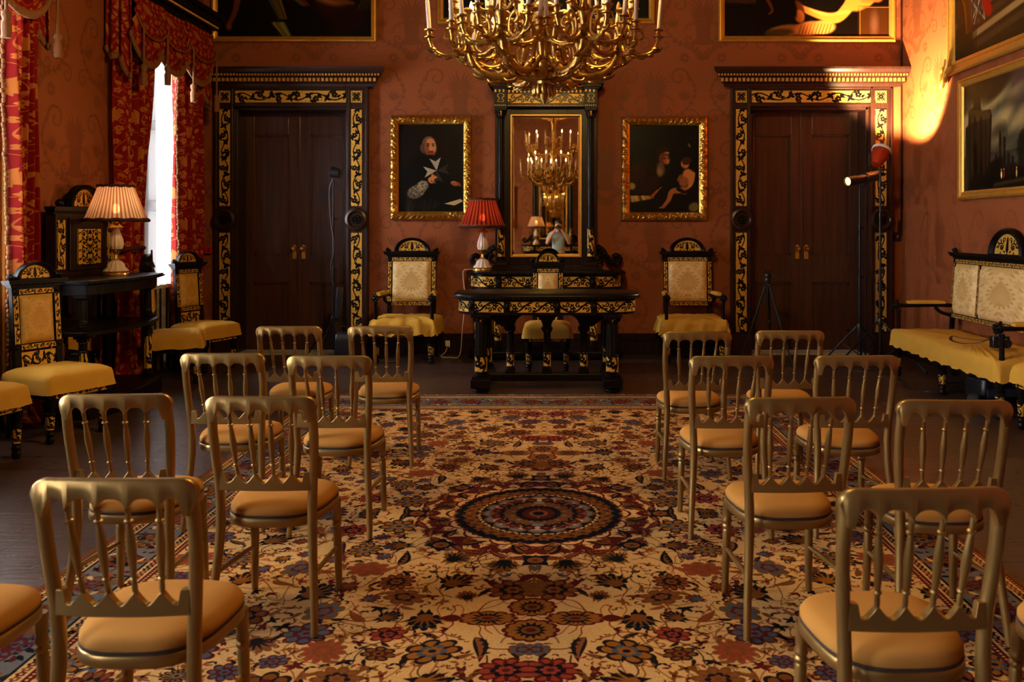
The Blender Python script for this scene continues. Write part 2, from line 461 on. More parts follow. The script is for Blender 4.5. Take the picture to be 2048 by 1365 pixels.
CREAM = srgb(226, 200, 158); RUST = srgb(146, 58, 36); NAVY = srgb(28, 30, 44); OCHRE = srgb(172, 130, 56)
TAN = srgb(182, 138, 92); GREYB = srgb(140, 142, 148); BROWN = srgb(84, 48, 32); PINK = srgb(190, 120, 88); GOLDN = srgb(190, 148, 70)
def pat_carpet():
    """one quarter of the carpet, medallion at the lower left; mirrored into the whole"""
    W, Hh = 940, 1460                       # 2.07 m x 3.2 m
    k = W/2.07; p = Pic(W, Hh, CREAM); r = random.Random(11)
    BW, BE = .42*k, .62*k                   # border along the sides, at the ends
    fx, fy = W-BW, Hh-BE
    def flower(x, y, R):
        c1, c2, c3 = r.choice(((RUST, OCHRE, NAVY), (RUST, GREYB, RUST), (OCHRE, TAN, BROWN), (BROWN, OCHRE, RUST), (TAN, PINK, OCHRE), (RUST, PINK, NAVY), (BROWN, GOLDN, GREYB), (OCHRE, GREYB, RUST)))
        t = r.uniform(0, 6.3); n = r.choice((7, 8, 10, 12)); sq = r.uniform(.7, .95)
        p.blob(x, y, R, n, .28, t, c1, sq, t); p.blob(x, y, R*.84, n, .3, t, c2, sq, t)
        for i in range(n): p.leaf(x, y, t+2*pi*(i+.5)/n, R*.78, R*.16, c1)
        p.blob(x, y, R*.5, max(5, n-3), .3, t, c3, sq, t); p.blob(x, y, R*.33, 6, .3, t, c2, sq, t); p.ell(x, y, R*.13, R*.11, c1)
        for i in range(3): p.leaf(x+cos(t+i*2.1)*R*.8, y+sin(t+i*2.1)*R*.8, t+i*2.1+.6, R*.7, R*.25, r.choice((TAN, BROWN, OCHRE)), bend=.4)
    def palm(x, y, R, a):
        c1, c2 = r.choice(((RUST, OCHRE), (NAVY, OCHRE), (OCHRE, NAVY), (BROWN, GOLDN), (RUST, GREYB), (TAN, BROWN)))
        p.blob(x+cos(a)*R*.35, y+sin(a)*R*.35, R*.75, 9, .3, a, c1, .8, a); p.blob(x+cos(a)*R*.33, y+sin(a)*R*.33, R*.58, 7, .3, a, r.choice((TAN, PINK, GREYB, GOLDN)), .78, a)
        for i in range(7):
            p.leaf(x, y, a-1.2+.4*i, R*(1.1-.05*abs(i-3)), R*.2, c1)
        for i in range(6): p.leaf(x, y, a-1.0+.4*i, R*.85, R*.13, c2)
        p.leaf(x, y, a+pi-.6, R*.6, R*.25, c1, bend=.4); p.leaf(x, y, a+pi+.6, R*.6, R*.25, c1, bend=-.4)
        p.ell(x, y, R*.22, R*.3, c2, a)
    def sickle(x, y, L, a, c1, c2):
        b = r.choice((-.45, .45))
        p.leaf(x, y, a, L, L*.34, c1, bend=b); p.leaf(x, y, a, L*.88, L*.16, c2, bend=b)
        for i in range(4):
            t = .2+.17*i
            p.leaf(x+cos(a)*L*t-sin(a)*b*L*t*t, y+sin(a)*L*t+cos(a)*b*L*t*t, a+1.2, L*.2, L*.08, c1)
    # faint shadings of the ground, wandering stems
    for i in range(260):
        x, y, a = r.uniform(0, fx), r.uniform(0, fy), r.uniform(0, 6.3); P = [(x, y)]
        for j in range(7):
            a += r.uniform(-.7, .7); x += cos(a)*20; y += sin(a)*20; P.append((x, y))
        p.line(crv(P, 3), 3.0, 2.0, r.choice((RUST, BROWN, TAN, OCHRE, TAN)), .8)
    spots = []
    def free(x, y, R):
        if x > fx-4 or y > fy-4: return False
        if x*x+y*y < (.50*k)**2: return False
        if (x/(.34*k))**2+((y-1.22*k)/(.24*k))**2 < 1: return False
        return all((x-a)**2+(y-b)**2 > (R+c)**2*.72 for a, b, c in spots)
    for Rm, tries, kind in ((.105, 260, 0), (.078, 420, 1), (.056, 900, 2), (.033, 3600, 3), (.02, 7000, 4), (.012, 9000, 4)):
        for i in range(tries):
            x, y = r.uniform(0, fx), r.uniform(0, fy); R = Rm*k*r.uniform(.85, 1.15)
            if not free(x, y, R): continue
            spots.append((x, y, R)); a = r.uniform(0, 6.3)
            if kind == 0: (flower if r.random() < .6 else palm)(x, y, R) if False else (flower(x, y, R) if r.random() < .6 else palm(x, y, R, a))
            elif kind == 1:
                q = r.random()
                if q < .4: palm(x, y, R, a)
                elif q < .7: flower(x, y, R*.9)
                else: sickle(x-cos(a)*R, y-sin(a)*R, R*2.1, a, r.choice((NAVY, BROWN, RUST)), r.choice((GREYB, OCHRE, TAN)))
            elif kind == 2:
                q = r.random()
                if q < .4: flower(x, y, R*.85)
                elif q < .7: palm(x, y, R*.9, a)
                else: sickle(x-cos(a)*R, y-sin(a)*R, R*2, a, r.choice((RUST, OCHRE, NAVY)), r.choice((OCHRE, PINK, GREYB)))
            elif kind == 3:
                c = r.choice((RUST, NAVY, OCHRE, RUST, BROWN, GREYB, TAN, TAN, OCHRE))
                for j in range(r.choice((3, 4, 5))): p.leaf(x, y, a+j*r.uniform(.8, 1.3), R*1.15, R*.5, c, bend=r.uniform(-.3, .3))
                p.ell(x, y, R*.25, R*.25, r.choice((OCHRE, RUST, NAVY)))
            else:
                c = r.choice((RUST, NAVY, OCHRE, TAN, BROWN, PINK))
                p.leaf(x, y, a, R*1.5, R*.7, c, bend=.3); p.leaf(x, y, a+2.2, R*1.2, R*.6, c, bend=-.3)
    # medallion, drawn on the quarter as rings of motifs
    def ring(R, n, fn, ph=.5):
        for i in range(n):
            a = (i+ph)/n*pi/2; fn(R*k*cos(a), R*k*sin(a), a)
    ring(.62, 4, lambda x, y, a: (sickle(x, y, .14*k, a+1.5, RUST, OCHRE), sickle(x, y, .13*k, a-1.7, RUST, TAN)))
    ring(.57, 8, lambda x, y, a: (p.leaf(x, y, a+2.2, .11*k, .05*k, RUST, bend=.4), p.leaf(x, y, a-2.0, .1*k, .045*k, RUST, bend=-.4)))
    ring(.47, 1, lambda x, y, a: None)
    for i, a in enumerate((0, pi/4, pi/2)):        # dark lozenges around the medallion
        x, y = .64*k*cos(a), .64*k*sin(a)
        for q in range(4): p.leaf(x, y, a+q*pi/2+pi/4, .085*k, .055*k, NAVY)
        for q in range(4): p.leaf(x, y, a+q*pi/2, .06*k, .05*k, NAVY)
        p.ell(x, y, .038*k, .034*k, TAN); p.rosette(x, y, .028*k, 6, OCHRE, RUST)
        for sd in (1, -1): p.leaf(.56*k*cos(a+.1*sd), .56*k*sin(a+.1*sd), a+sd*2.3, .12*k, .05*k, NAVY, bend=.35*sd); p.leaf(.555*k*cos(a+.1*sd), .555*k*sin(a+.1*sd), a+sd*2.3, .09*k, .022*k, OCHRE, bend=.35*sd)
    p.blob(0, 0, .49*k, 16, .16, 0, RUST); p.blob(0, 0, .475*k, 16, .16, 0, CREAM); p.blob(0, 0, .44*k, 16, .14, 0, TAN); 
    ring(.45, 9, lambda x, y, a: p.leaf(x, y, a+pi, .1*k, .07*k, RUST))
    ring(.45, 9, lambda x, y, a: p.leaf(x, y, a+pi, .075*k, .035*k, OCHRE), 0)
    p.blob(0, 0, .405*k, 16, .12, 0, NAVY)
    ring(.385, 8, lambda x, y, a: p.ell(x, y, .05*k, .05*k, NAVY))
    ring(.36, 8, lambda x, y, a: (p.rosette(x, y, .040*k, 6, OCHRE, RUST), ))
    ring(.33, 8, lambda x, y, a: (p.scroll(x, y, .036*k, a, 1.2, 7, GOLDN), p.leaf(x, y, a+1, .04*k, .02*k, OCHRE)), 0)
    ring(.305, 14, lambda x, y, a: p.leaf(x, y, a+1.2, .035*k, .016*k, CREAM))
    p.blob(0, 0, .30*k, 16, .12, 0, OCHRE); p.blob(0, 0, .285*k, 16, .12, 0, srgb(176, 172, 168))
    ring(.255, 6, lambda x, y, a: (p.leaf(x, y, a+pi-.7, .09*k, .05*k, CREAM), p.leaf(x, y, a+pi+.7, .09*k, .05*k, TAN)))
    ring(.22, 4, lambda x, y, a: p.rosette(x, y, .035*k, 5, RUST, OCHRE))
    ring(.185, 5, lambda x, y, a: p.rosette(x, y, .03*k, 5, NAVY, RUST), 0)
    ring(.14, 5, lambda x, y, a: p.leaf(x, y, a, .05*k, .055*k, OCHRE), 0)
    p.blob(0, 0, .155*k, 12, .2, 0, OCHRE)
    ring(.125, 6, lambda x, y, a: p.leaf(x, y, a+pi, .055*k, .03*k, NAVY))
    ring(.09, 5, lambda x, y, a: p.leaf(x, y, a+pi, .05*k, .03*k, RUST), 0)
    p.ell(0, 0, .05*k, .05*k, TAN); p.ell(0, 0, .03*k, .03*k, NAVY)
    # quatrefoil pendant above the medallion
    def fan(x, y, rx, ry, a):
        p.blob(x, y, rx, 12, .12, 0, RUST, ry/rx); p.blob(x, y, rx*.86, 12, .12, 0, GOLDN, ry/rx)
        for i in range(14): p.leaf(x, y, 2*pi*i/14, min(rx, ry)*.72*(1 if abs(cos(2*pi*i/14)) < .6 else rx/max(ry, 1)*.8), min(rx, ry)*.24, NAVY)
        p.ell(x, y, rx*.34, ry*.34, OCHRE); p.ell(x, y, rx*.18, ry*.18, RUST)
    fan(0, 1.12*k, .1*k, .085*k, 0); fan(0, 1.32*k, .11*k, .095*k, 0); fan(.17*k, 1.22*k, .12*k, .065*k, 0)
    p.leaf(.27*k, 1.22*k, 0, .09*k, .06*k, RUST)
    p.frond([(0, (.82+.03*i)*k) for i in range(7)], .11*k, .03*k, OCHRE, stem=6); p.leaf(0, .8*k, .6, .1*k, .05*k, RUST, bend=.3)
    # borders
    def band(d0, d1, base):
        # d: distance in from the outer edge as a share of the border
        x0, x1 = W-BW*d1, W-BW*d0; y0, y1 = Hh-BE*d1, Hh-BE*d0
        p.poly([(0, y0), (x0, y0), (x0, 0), (x1, 0), (x1, y1), (0, y1)], base)
    def run(d, step, fn):
        x = W-BW*d; y = Hh-BE*d; q = step/2
        while q < y-step*.3: fn(x, q, pi/2); q += step
        q = step/2
        while q < x+step*.5: fn(q, y, 0); q += step
    band(0, 1, TAN); band(0, .05, OCHRE); band(.05, .1, RUST); band(.1, .22, CREAM); band(.22, .25, NAVY); band(.25, .76, srgb(165, 160, 155)); band(.76, .79, NAVY)
    band(.79, .92, CREAM); band(.92, 1, RUST)
    run(.16, 15, lambda x, y, a: p.rosette(x, y, 7.5, 5, r.choice((RUST, OCHRE, NAVY)), CREAM))
    run(.855, 15, lambda x, y, a: (p.rosette(x, y, 8, 5, r.choice((RUST, OCHRE, NAVY)), CREAM)))
    run(.96, 9, lambda x, y, a: p.ell(x, y, 2.6, 2.6, CREAM))
    run(.075, 9, lambda x, y, a: p.ell(x, y, 2.2, 2.2, CREAM))
    run(.5, 118, lambda x, y, a: flower(x, y, 48))
    run(.5, 59, lambda x, y, a: (p.scroll(x+9, y+9, 26, r.uniform(0, 6), 1.1, 5, RUST), p.leaf(x, y, r.uniform(0, 6), 34, 15, r.choice((RUST, OCHRE, NAVY)), bend=.3)))
    run(.36, 24, lambda x, y, a: (p.leaf(x, y, r.uniform(0, 6), 24, 11, r.choice((RUST, OCHRE, NAVY, CREAM)), bend=.3), p.ell(x+8, y-5, 4, 4, RUST)))
    run(.65, 24, lambda x, y, a: (p.leaf(x, y, r.uniform(0, 6), 24, 11, r.choice((RUST, OCHRE, NAVY, CREAM)), bend=.3), p.ell(x+8, y-5, 4, 4, NAVY)))
    # weave: slight speckle
    g = np.random.default_rng(3).normal(1, .07, (Hh, W, 1)).astype(np.float32); p.a *= g
    full = Pic(2*W, 2*Hh)
    q = p.a; top = np.concatenate([q[:, ::-1], q], 1); full.a = np.concatenate([top[::-1], top], 0)
    return full

# ------------------------------------------------------------------ painted canvases (plain old-master stand-ins)
def canvas(w, h, base, seed):
    p = Pic(w, h, base); r = random.Random(seed)
    for i in range(60): p.ell(r.uniform(0, w), r.uniform(0, h), r.uniform(.05, .2)*w, r.uniform(.05, .2)*h, tuple(c*r.uniform(.5, 1.6) for c in base), r.random()*3, soft=.1*w, a=.35)
    return p, r
SKIN = srgb(208, 168, 134)
def paint_cleric():
    w, h = 330, 450; p, r = canvas(w, h, srgb(34, 22, 18), 1)
    E = lambda u, v, a, b, c, rot=0, soft=4, al=1: p.ell(u*w, v*h, a*w, b*h, c, rot, soft, al)
    for u, v, a in ((.3, .85, .2), (.15, .6, .12), (.62, .7, .16)): E(u, v, a, .22, srgb(74, 26, 22), .4, 50, .8)
    p.line(crv([(0, h*.9), (w*.3, h*.97), (w*.55, h*.8), (w, h*.95)]), 40, 30, srgb(60, 22, 20), .6, 30)
    E(.42, .36, .33, .30, srgb(15, 13, 14), 0, 10); E(.45, .5, .3, .17, srgb(17, 15, 16), 0, 8); E(.6, .22, .36, .2, srgb(13, 11, 12), 0, 10)
    E(.465, .775, .105, .09, srgb(150, 136, 118), 0, 6); E(.38, .72, .05, .055, srgb(140, 126, 110), .3, 6); E(.57, .715, .03, .045, srgb(110, 98, 86), 0, 6)     # hair
    E(.485, .735, .092, .105, SKIN, 0, 5); E(.5, .66, .06, .045, srgb(170, 122, 92), 0, 6)
    E(.42, .72, .045, .08, srgb(140, 96, 72), 0, 8, .6); E(.5, .715, .013, .03, srgb(215, 168, 130), 0, 4)
    for u in (.455, .53): E(u, .755, .017, .008, srgb(40, 26, 22), 0, 2); E(u, .775, .026, .006, srgb(92, 66, 50), 0, 2)
    E(.498, .685, .03, .006, srgb(130, 64, 54), 0, 2); E(.503, .69, .012, .006, srgb(150, 100, 80), 0, 2)
    E(.49, .62, .1, .03, srgb(14, 12, 14), 0, 6)
    W_ = srgb(196, 188, 176)                              # eight-pointed star on the mantle
    cx, cy = .585*w, .47*h
    for k in range(4):
        a = pi/2+k*pi/2+.12; L = .2*w
        tip = lambda b, m: (cx+cos(b)*L*m, cy+sin(b)*L*m)
        p.poly([(cx, cy), tip(a+.42, 1.1), tip(a, .72), tip(a-.42, 1.1)], W_ if k < 2 else srgb(120, 114, 108), 1 if k < 2 else .7)
    E(.27, .23, .15, .075, srgb(150, 140, 126), .45, 8); E(.36, .29, .1, .06, srgb(178, 168, 152), .5, 8)
    for i in range(40):
        u, v = r.uniform(.15, .44), r.uniform(.16, .35); E(u, v, .012, .008, r.choice((srgb(200, 192, 178), srgb(92, 82, 74))), r.random()*3, 3, .7)
    E(.5, .36, .045, .04, SKIN, .6, 4)
    for i in range(4): p.line([(w*(.5+.01*i), h*.38), (w*(.52+.022*i), h*(.43-.012*i))], 9, 6, SKIN)
    p.line([(w*.5, h*.35), (w*.56, h*.33)], 9, 7, srgb(176, 128, 96))
    E(.86, .325, .06, .025, SKIN, -.2, 5)
    for i in range(4): p.line([(w*(.83+.03*i), h*.33), (w*(.85+.035*i), h*.295)], 8, 6, srgb(180, 132, 100))
    for i in range(34):
        u = r.uniform(.1, .62); p.line([(u*w, h*r.uniform(.0, .03)), ((u+.03)*w, h*r.uniform(.1, .17))], 6, 3, r.choice((srgb(96, 88, 80), srgb(62, 56, 52), srgb(120, 110, 100))), .7, 3)
    p.poly([(w*.55, 0), (w, 0), (w, h*.1), (w*.6, h*.06)], srgb(18, 15, 15))
    p.poly([(w*.70, h*.09), (w*.95, h*.145), (w, h*.12), (w*.86, h*.07)], srgb(206, 192, 168))
    p.a *= 1.2
    return p
def paint_elder():
    w, h = 330, 435; p, r = canvas(w, h, srgb(20, 13, 11), 2)
    E = lambda u, v, a, b, c, rot=0, soft=4, al=1: p.ell(u*w, v*h, a*w, b*h, c, rot, soft, al)
    E(.2, .38, .24, .2, srgb(62, 20, 16), .3, 24); E(.3, .5, .18, .1, srgb(52, 17, 14), .6, 20); E(.12, .45, .1, .1, srgb(80, 28, 20), 0, 24, .7)
    E(.48, .69, .1, .07, srgb(70, 22, 20), .2, 8); E(.53, .68, .04, .016, srgb(170, 140, 100), .1, 4)
    E(.5, .61, .08, .075, srgb(120, 82, 56), .2, 8); E(.53, .6, .045, .05, srgb(156, 110, 76), .2, 6); E(.5, .62, .02, .008, srgb(24, 14, 10), 0, 3); E(.56, .62, .015, .007, srgb(24, 14, 10), 0, 3)
    E(.545, .585, .014, .03, srgb(176, 128, 92), -.2, 4); E(.45, .5, .055, .07, srgb(120, 104, 78), .2, 10); E(.43, .46, .04, .05, srgb(150, 132, 100), .2, 10, .8)
    E(.53, .54, .035, .012, srgb(60, 30, 22), 0, 4)
    for i in range(16): p.line([(w*(.02+.02*i), h*.18), (w*(.03+.021*i), h*(.12+.003*i))], 10, 7, r.choice((srgb(168, 146, 108), srgb(120, 100, 72), srgb(186, 166, 126))), .9, 4)
    E(.03, .3, .05, .04, srgb(160, 140, 104), .3, 8)
    p.line([(w*.32, h*.18), (w*.4, h*.25)], 16, 10, srgb(150, 104, 70)); p.line([(w*.38, h*.23), (w*.46, h*.29)], 6, 4, srgb(160, 112, 76))
    S2 = srgb(178, 134, 92)
    E(.8, .56, .06, .055, S2, 0, 6); E(.82, .59, .07, .045, srgb(96, 62, 40), .3, 6); E(.78, .55, .012, .006, srgb(40, 24, 18), 0, 2); E(.78, .525, .014, .005, srgb(110, 56, 44), 0, 2)
    E(.85, .41, .085, .09, S2, .2, 8); E(.78, .35, .07, .06, srgb(150, 108, 72), 0, 10)
    p.line(crv([(w*.91, h*.44), (w*.88, h*.32), (w*.79, h*.22)]), 24, 14, S2, 1, 4); p.line(crv([(w*.74, h*.42), (w*.7, h*.37), (w*.72, h*.41)]), 14, 10, srgb(140, 98, 66), 1, 4)
    p.line(crv([(w*.8, h*.25), (w*.62, h*.24), (w*.56, h*.14), (w*.48, h*.06)]), 34, 14, srgb(160, 118, 80), 1, 6); p.line([(w*.49, h*.06), (w*.43, h*.05)], 12, 6, srgb(150, 108, 74))
    E(.93, .06, .08, .05, srgb(130, 116, 88), .4, 10); E(.86, .77, .015, .025, srgb(140, 120, 90), .5, 5)
    p.line(crv([(w*.7, h*.27), (w*.8, h*.23), (w*.9, h*.28)]), 20, 14, srgb(46, 30, 26), 1, 6)
    p.a = 1.5*p.a**.82
    return p
def paint_group():
    w, h = 520, 380; p, r = canvas(w, h, srgb(18, 12, 11), 3)
    p.line(crv([(w*.14, h*.5), (w*.12, h*.25), (w*.07, h*.1)]), 26, 12, srgb(110, 72, 46), 1, 6)
    p.ell(w*.075, h*.09, 10, 12, srgb(120, 80, 52), 0, 6)
    for x0, x1, y0, y1, c in ((.33, .4, .35, .16, (130, 108, 80)), (.36, .43, .12, .0, (150, 130, 100)), (.4, .55, .45, .28, (120, 88, 56))):
        for i in range(7): p.line([(w*(x0+.012*i), h*y0), (w*(x1+.008*i), h*y1)], 9, 5, srgb(*[v*r.uniform(.5, 1.1) for v in c]), .9, 4)
    p.ell(w*.78, h*.26, 90, 50, srgb(66, 24, 18), -.5, 30); p.ell(w*.83, h*.14, 60, 40, srgb(50, 18, 14), .4, 30)
    p.ell(w*.72, h*.36, 60, 26, srgb(140, 106, 66), -.3, 16); p.line(crv([(w*.68, h*.4), (w*.76, h*.33), (w*.88, h*.3)]), 18, 8, srgb(120, 84, 52), 1, 8)
    for i in range(5): p.line(crv([(w*(.9+.02*i), h*.5), (w*(.94+.015*i), h*.35), (w*(.91+.02*i), h*.24)]), 6, 3, srgb(96, 84, 66), .8, 3)
    for x in (.2, .5, .8): p.ell(w*x, h*.72, 26, 32, srgb(150, 110, 78), 0, 10); p.ell(w*x, h*.55, 70, 60, srgb(60, 36, 30), 0, 30, .8)
    p.a = 1.6*p.a**.8
    return p
def paint_recline():
    w, h = 600, 400; p, r = canvas(w, h, srgb(46, 28, 16), 4)
    for i in range(900): p.ell(r.uniform(0, w*.55), r.uniform(0, h*.5), 1.3, 1.3, srgb(*[v*r.uniform(.5, 1.2) for v in (140, 100, 60)]), 0, 1.5, .5)
    G = srgb(212, 164, 104)
    p.ell(w*.83, h*.34, 62, 40, G, .5, 8); p.ell(w*.9, h*.45, 80, 55, srgb(196, 146, 92), .3, 12)
    p.line(crv([(w*.8, h*.36), (w*.69, h*.17), (w*.58, h*.19), (w*.46, h*.26)]), 46, 20, G, 1, 6)
    p.line(crv([(w*.75, h*.22), (w*.62, h*.2), (w*.52, h*.24)]), 10, 6, srgb(236, 190, 130), .7, 8)
    p.ell(w*.445, h*.23, 24, 38, srgb(140, 96, 60), .3, 8); p.ell(w*.455, h*.18, 18, 24, srgb(186, 138, 88), .3, 6); p.ell(w*.41, h*.26, 16, 42, srgb(56, 34, 20), .2, 8)
    for x, y, a, b, c in ((.38, .05, 72, 22, (168, 136, 84)), (.52, .07, 60, 26, (196, 150, 100)), (.6, .08, 44, 26, (206, 164, 112)), (.33, .03, 50, 14, (120, 98, 60))): p.ell(w*x, h*y, a, b, srgb(*c), .1, 8)
    for i in range(10): p.line([(w*(.45+.02*i), h*.02), (w*(.47+.02*i), h*.11)], 4, 2, srgb(120, 84, 52), .6, 3)
    p.poly([(w*.82, 0), (w, 0), (w, h*.26), (w*.85, h*.26), (w*.82, h*.22)], srgb(120, 84, 36), .9, 4); p.ell(w*.91, h*.11, 14, 42, srgb(150, 124, 110), 0, 16, .7)
    p.line([(w*.823, 0), (w*.823, h*.23), (w*.86, h*.26), (w, h*.26)], 3, 3, srgb(190, 140, 70))
    p.line(crv([(w*.25, h*.36), (w*.29, h*.24), (w*.27, h*.2)]), 14, 7, srgb(140, 96, 56)); p.poly([(0, h*.3), (w*.19, h*.29), (w*.2, h*.36), (0, h*.37)], srgb(120, 96, 50), .8, 3)
    p.ell(w*.93, h*.36, 22, 22, srgb(190, 140, 84), 0, 8); p.ell(w*.45, h*.62, 120, 80, srgb(90, 56, 34), 0, 50, .7)
    p.a *= 1.5
    return p
def paint_dark():
    w, h = 400, 240; p, r = canvas(w, h, srgb(24, 18, 14), 5)
    for x, y, c in ((.2, .5, (96, 70, 46)), (.5, .6, (110, 80, 56)), (.75, .45, (80, 52, 36))): p.ell(w*x, h*y, 40, 60, srgb(*c), .2, 40, .8)
    return p
def paint_robed():
    w, h = 520, 420; p, r = canvas(w, h, srgb(92, 74, 46), 6)
    for i in range(5): p.poly([(0, h*(.0+.07*i)), (w, h*(.16+.09*i)), (w, h*(.21+.09*i)), (0, h*(.045+.07*i))], srgb(*((178, 160, 128) if i % 2 else (120, 104, 80))), .9, 2)
    p.poly([(0, 0), (w*.2, 0), (w*.16, h*.5), (w*.12, h), (0, h)], srgb(34, 26, 16), .9, 10)
    p.ell(w*.2, h*.5, 60, 110, srgb(120, 112, 98), .1, 12); p.ell(w*.17, h*.6, 40, 60, srgb(160, 152, 136), .3, 12)
    for i in range(14): p.line(crv([(w*r.uniform(.1, .26), h*.7), (w*r.uniform(.12, .3), h*.4), (w*r.uniform(.14, .3), h*.2)]), 8, 4, r.choice((srgb(190, 182, 164), srgb(76, 70, 60), srgb(140, 130, 112))), .8, 4)
    p.line(crv([(w*.3, h*.85), (w*.36, h*.6), (w*.31, h*.34), (w*.34, h*.24)]), 54, 30, srgb(176, 52, 36), 1, 6); p.line(crv([(w*.32, h*.8), (w*.35, h*.5)]), 8, 6, srgb(216, 100, 70), .7, 5)
    for i in range(6): p.line(crv([(w*(.04+.014*i), h*.48), (w*(.1+.01*i), h*.34), (w*(.12+.01*i), h*.16)]), 10, 6, srgb(*[v*r.uniform(.6, 1.1) for v in (176, 110, 48)]), 1, 4)
    p.ell(w*.38, h*.42, 20, 30, srgb(200, 150, 70), .5, 6); p.line([(w*.38, h*.46), (w*.39, h*.54)], 10, 8, srgb(190, 136, 60))
    p.poly([(w*.42, h*.5), (w, h*.74), (w, h*.86), (w*.42, h*.6)], srgb(188, 140, 60), .9, 3)
    for x in (.5, .72, .9): p.ell(w*x, h*.86, 28, 26, srgb(190, 150, 110), 0, 8); p.ell(w*x, h*.7, 46, 60, srgb(*r.choice(((120, 60, 46), (90, 96, 110), (150, 120, 70)))), 0, 16)
    p.a *= 1.5
    return p
def paint_ruins():
    w, h = 520, 400; p, r = canvas(w, h, srgb(96, 92, 84), 7)
    for i in range(60): p.ell(r.uniform(0, w), r.uniform(h*.35, h), r.uniform(30, 80), r.uniform(10, 34), srgb(*r.choice(((150, 142, 124), (88, 86, 84), (60, 56, 50), (172, 158, 128)))), .3, 30, .5)
    p.ell(w*.25, h*.98, 150, 50, srgb(52, 44, 30), .2, 24); p.ell(w*.45, h*.9, 90, 30, srgb(56, 48, 34), .4, 20)
    p.poly([(0, 0), (w, 0), (w, h*.17), (w*.6, h*.2), (w*.3, h*.16), (0, h*.3)], srgb(30, 24, 18), 1, 8)
    D = srgb(46, 36, 26); L = srgb(88, 72, 50)
    p.poly([(w*.02, h*.1), (w*.02, h*.6), (w*.06, h*.62), (w*.07, h*.76), (w*.13, h*.78), (w*.14, h*.86), (w*.22, h*.88), (w*.24, h*.72), (w*.36, h*.72), (w*.38, h*.66), (w*.35, h*.1)], D, 1, 2)
    for x in (.1, .18, .26, .31): p.poly([(w*x, h*.14), (w*(x+.03), h*.14), (w*(x+.03), h*.66), (w*x, h*.66)], L, .8, 2); p.poly([(w*(x-.008), h*.64), (w*(x+.038), h*.64), (w*(x+.045), h*.69), (w*(x-.015), h*.69)], srgb(108, 90, 64), .9, 1)
    p.poly([(w*.06, h*.7), (w*.36, h*.66), (w*.36, h*.71), (w*.06, h*.77)], srgb(100, 84, 60), .9, 2)
    p.poly([(w*.13, h*.2), (w*.13, h*.42), (w*.16, h*.47), (w*.19, h*.42), (w*.19, h*.2)], srgb(20, 16, 12), 1, 2)
    for x, hh in ((.42, .3), (.47, .5), (.52, .44), (.57, .3), (.62, .26)): p.poly([(w*x, h*.1), (w*(x+.035), h*.1), (w*(x+.03), h*hh), (w*x, h*(hh+.02))], srgb(66, 52, 38), 1, 2)
    p.ell(w*.42, h*.2, 60, 26, srgb(40, 38, 24), .3, 10)
    for x, c in ((.5, (190, 170, 140)), (.53, (140, 60, 40)), (.68, (160, 150, 120)), (.8, (120, 110, 80))): p.ell(w*x, h*.12, 5, 14, srgb(*c), 0, 3); p.ell(w*x, h*.165, 4, 4, srgb(170, 130, 100), 0, 2)
    p.poly([(w*.4, h*.02), (w*.9, h*.06), (w*.9, h*.09), (w*.4, h*.05)], srgb(120, 104, 70), .6, 4)
    for i in range(20): p.ell(w*r.uniform(.7, 1), h*r.uniform(.2, .6), r.uniform(14, 40), r.uniform(10, 30), srgb(50, 48, 30), 0, 10, .7)
    p.a *= 2.1
    return p
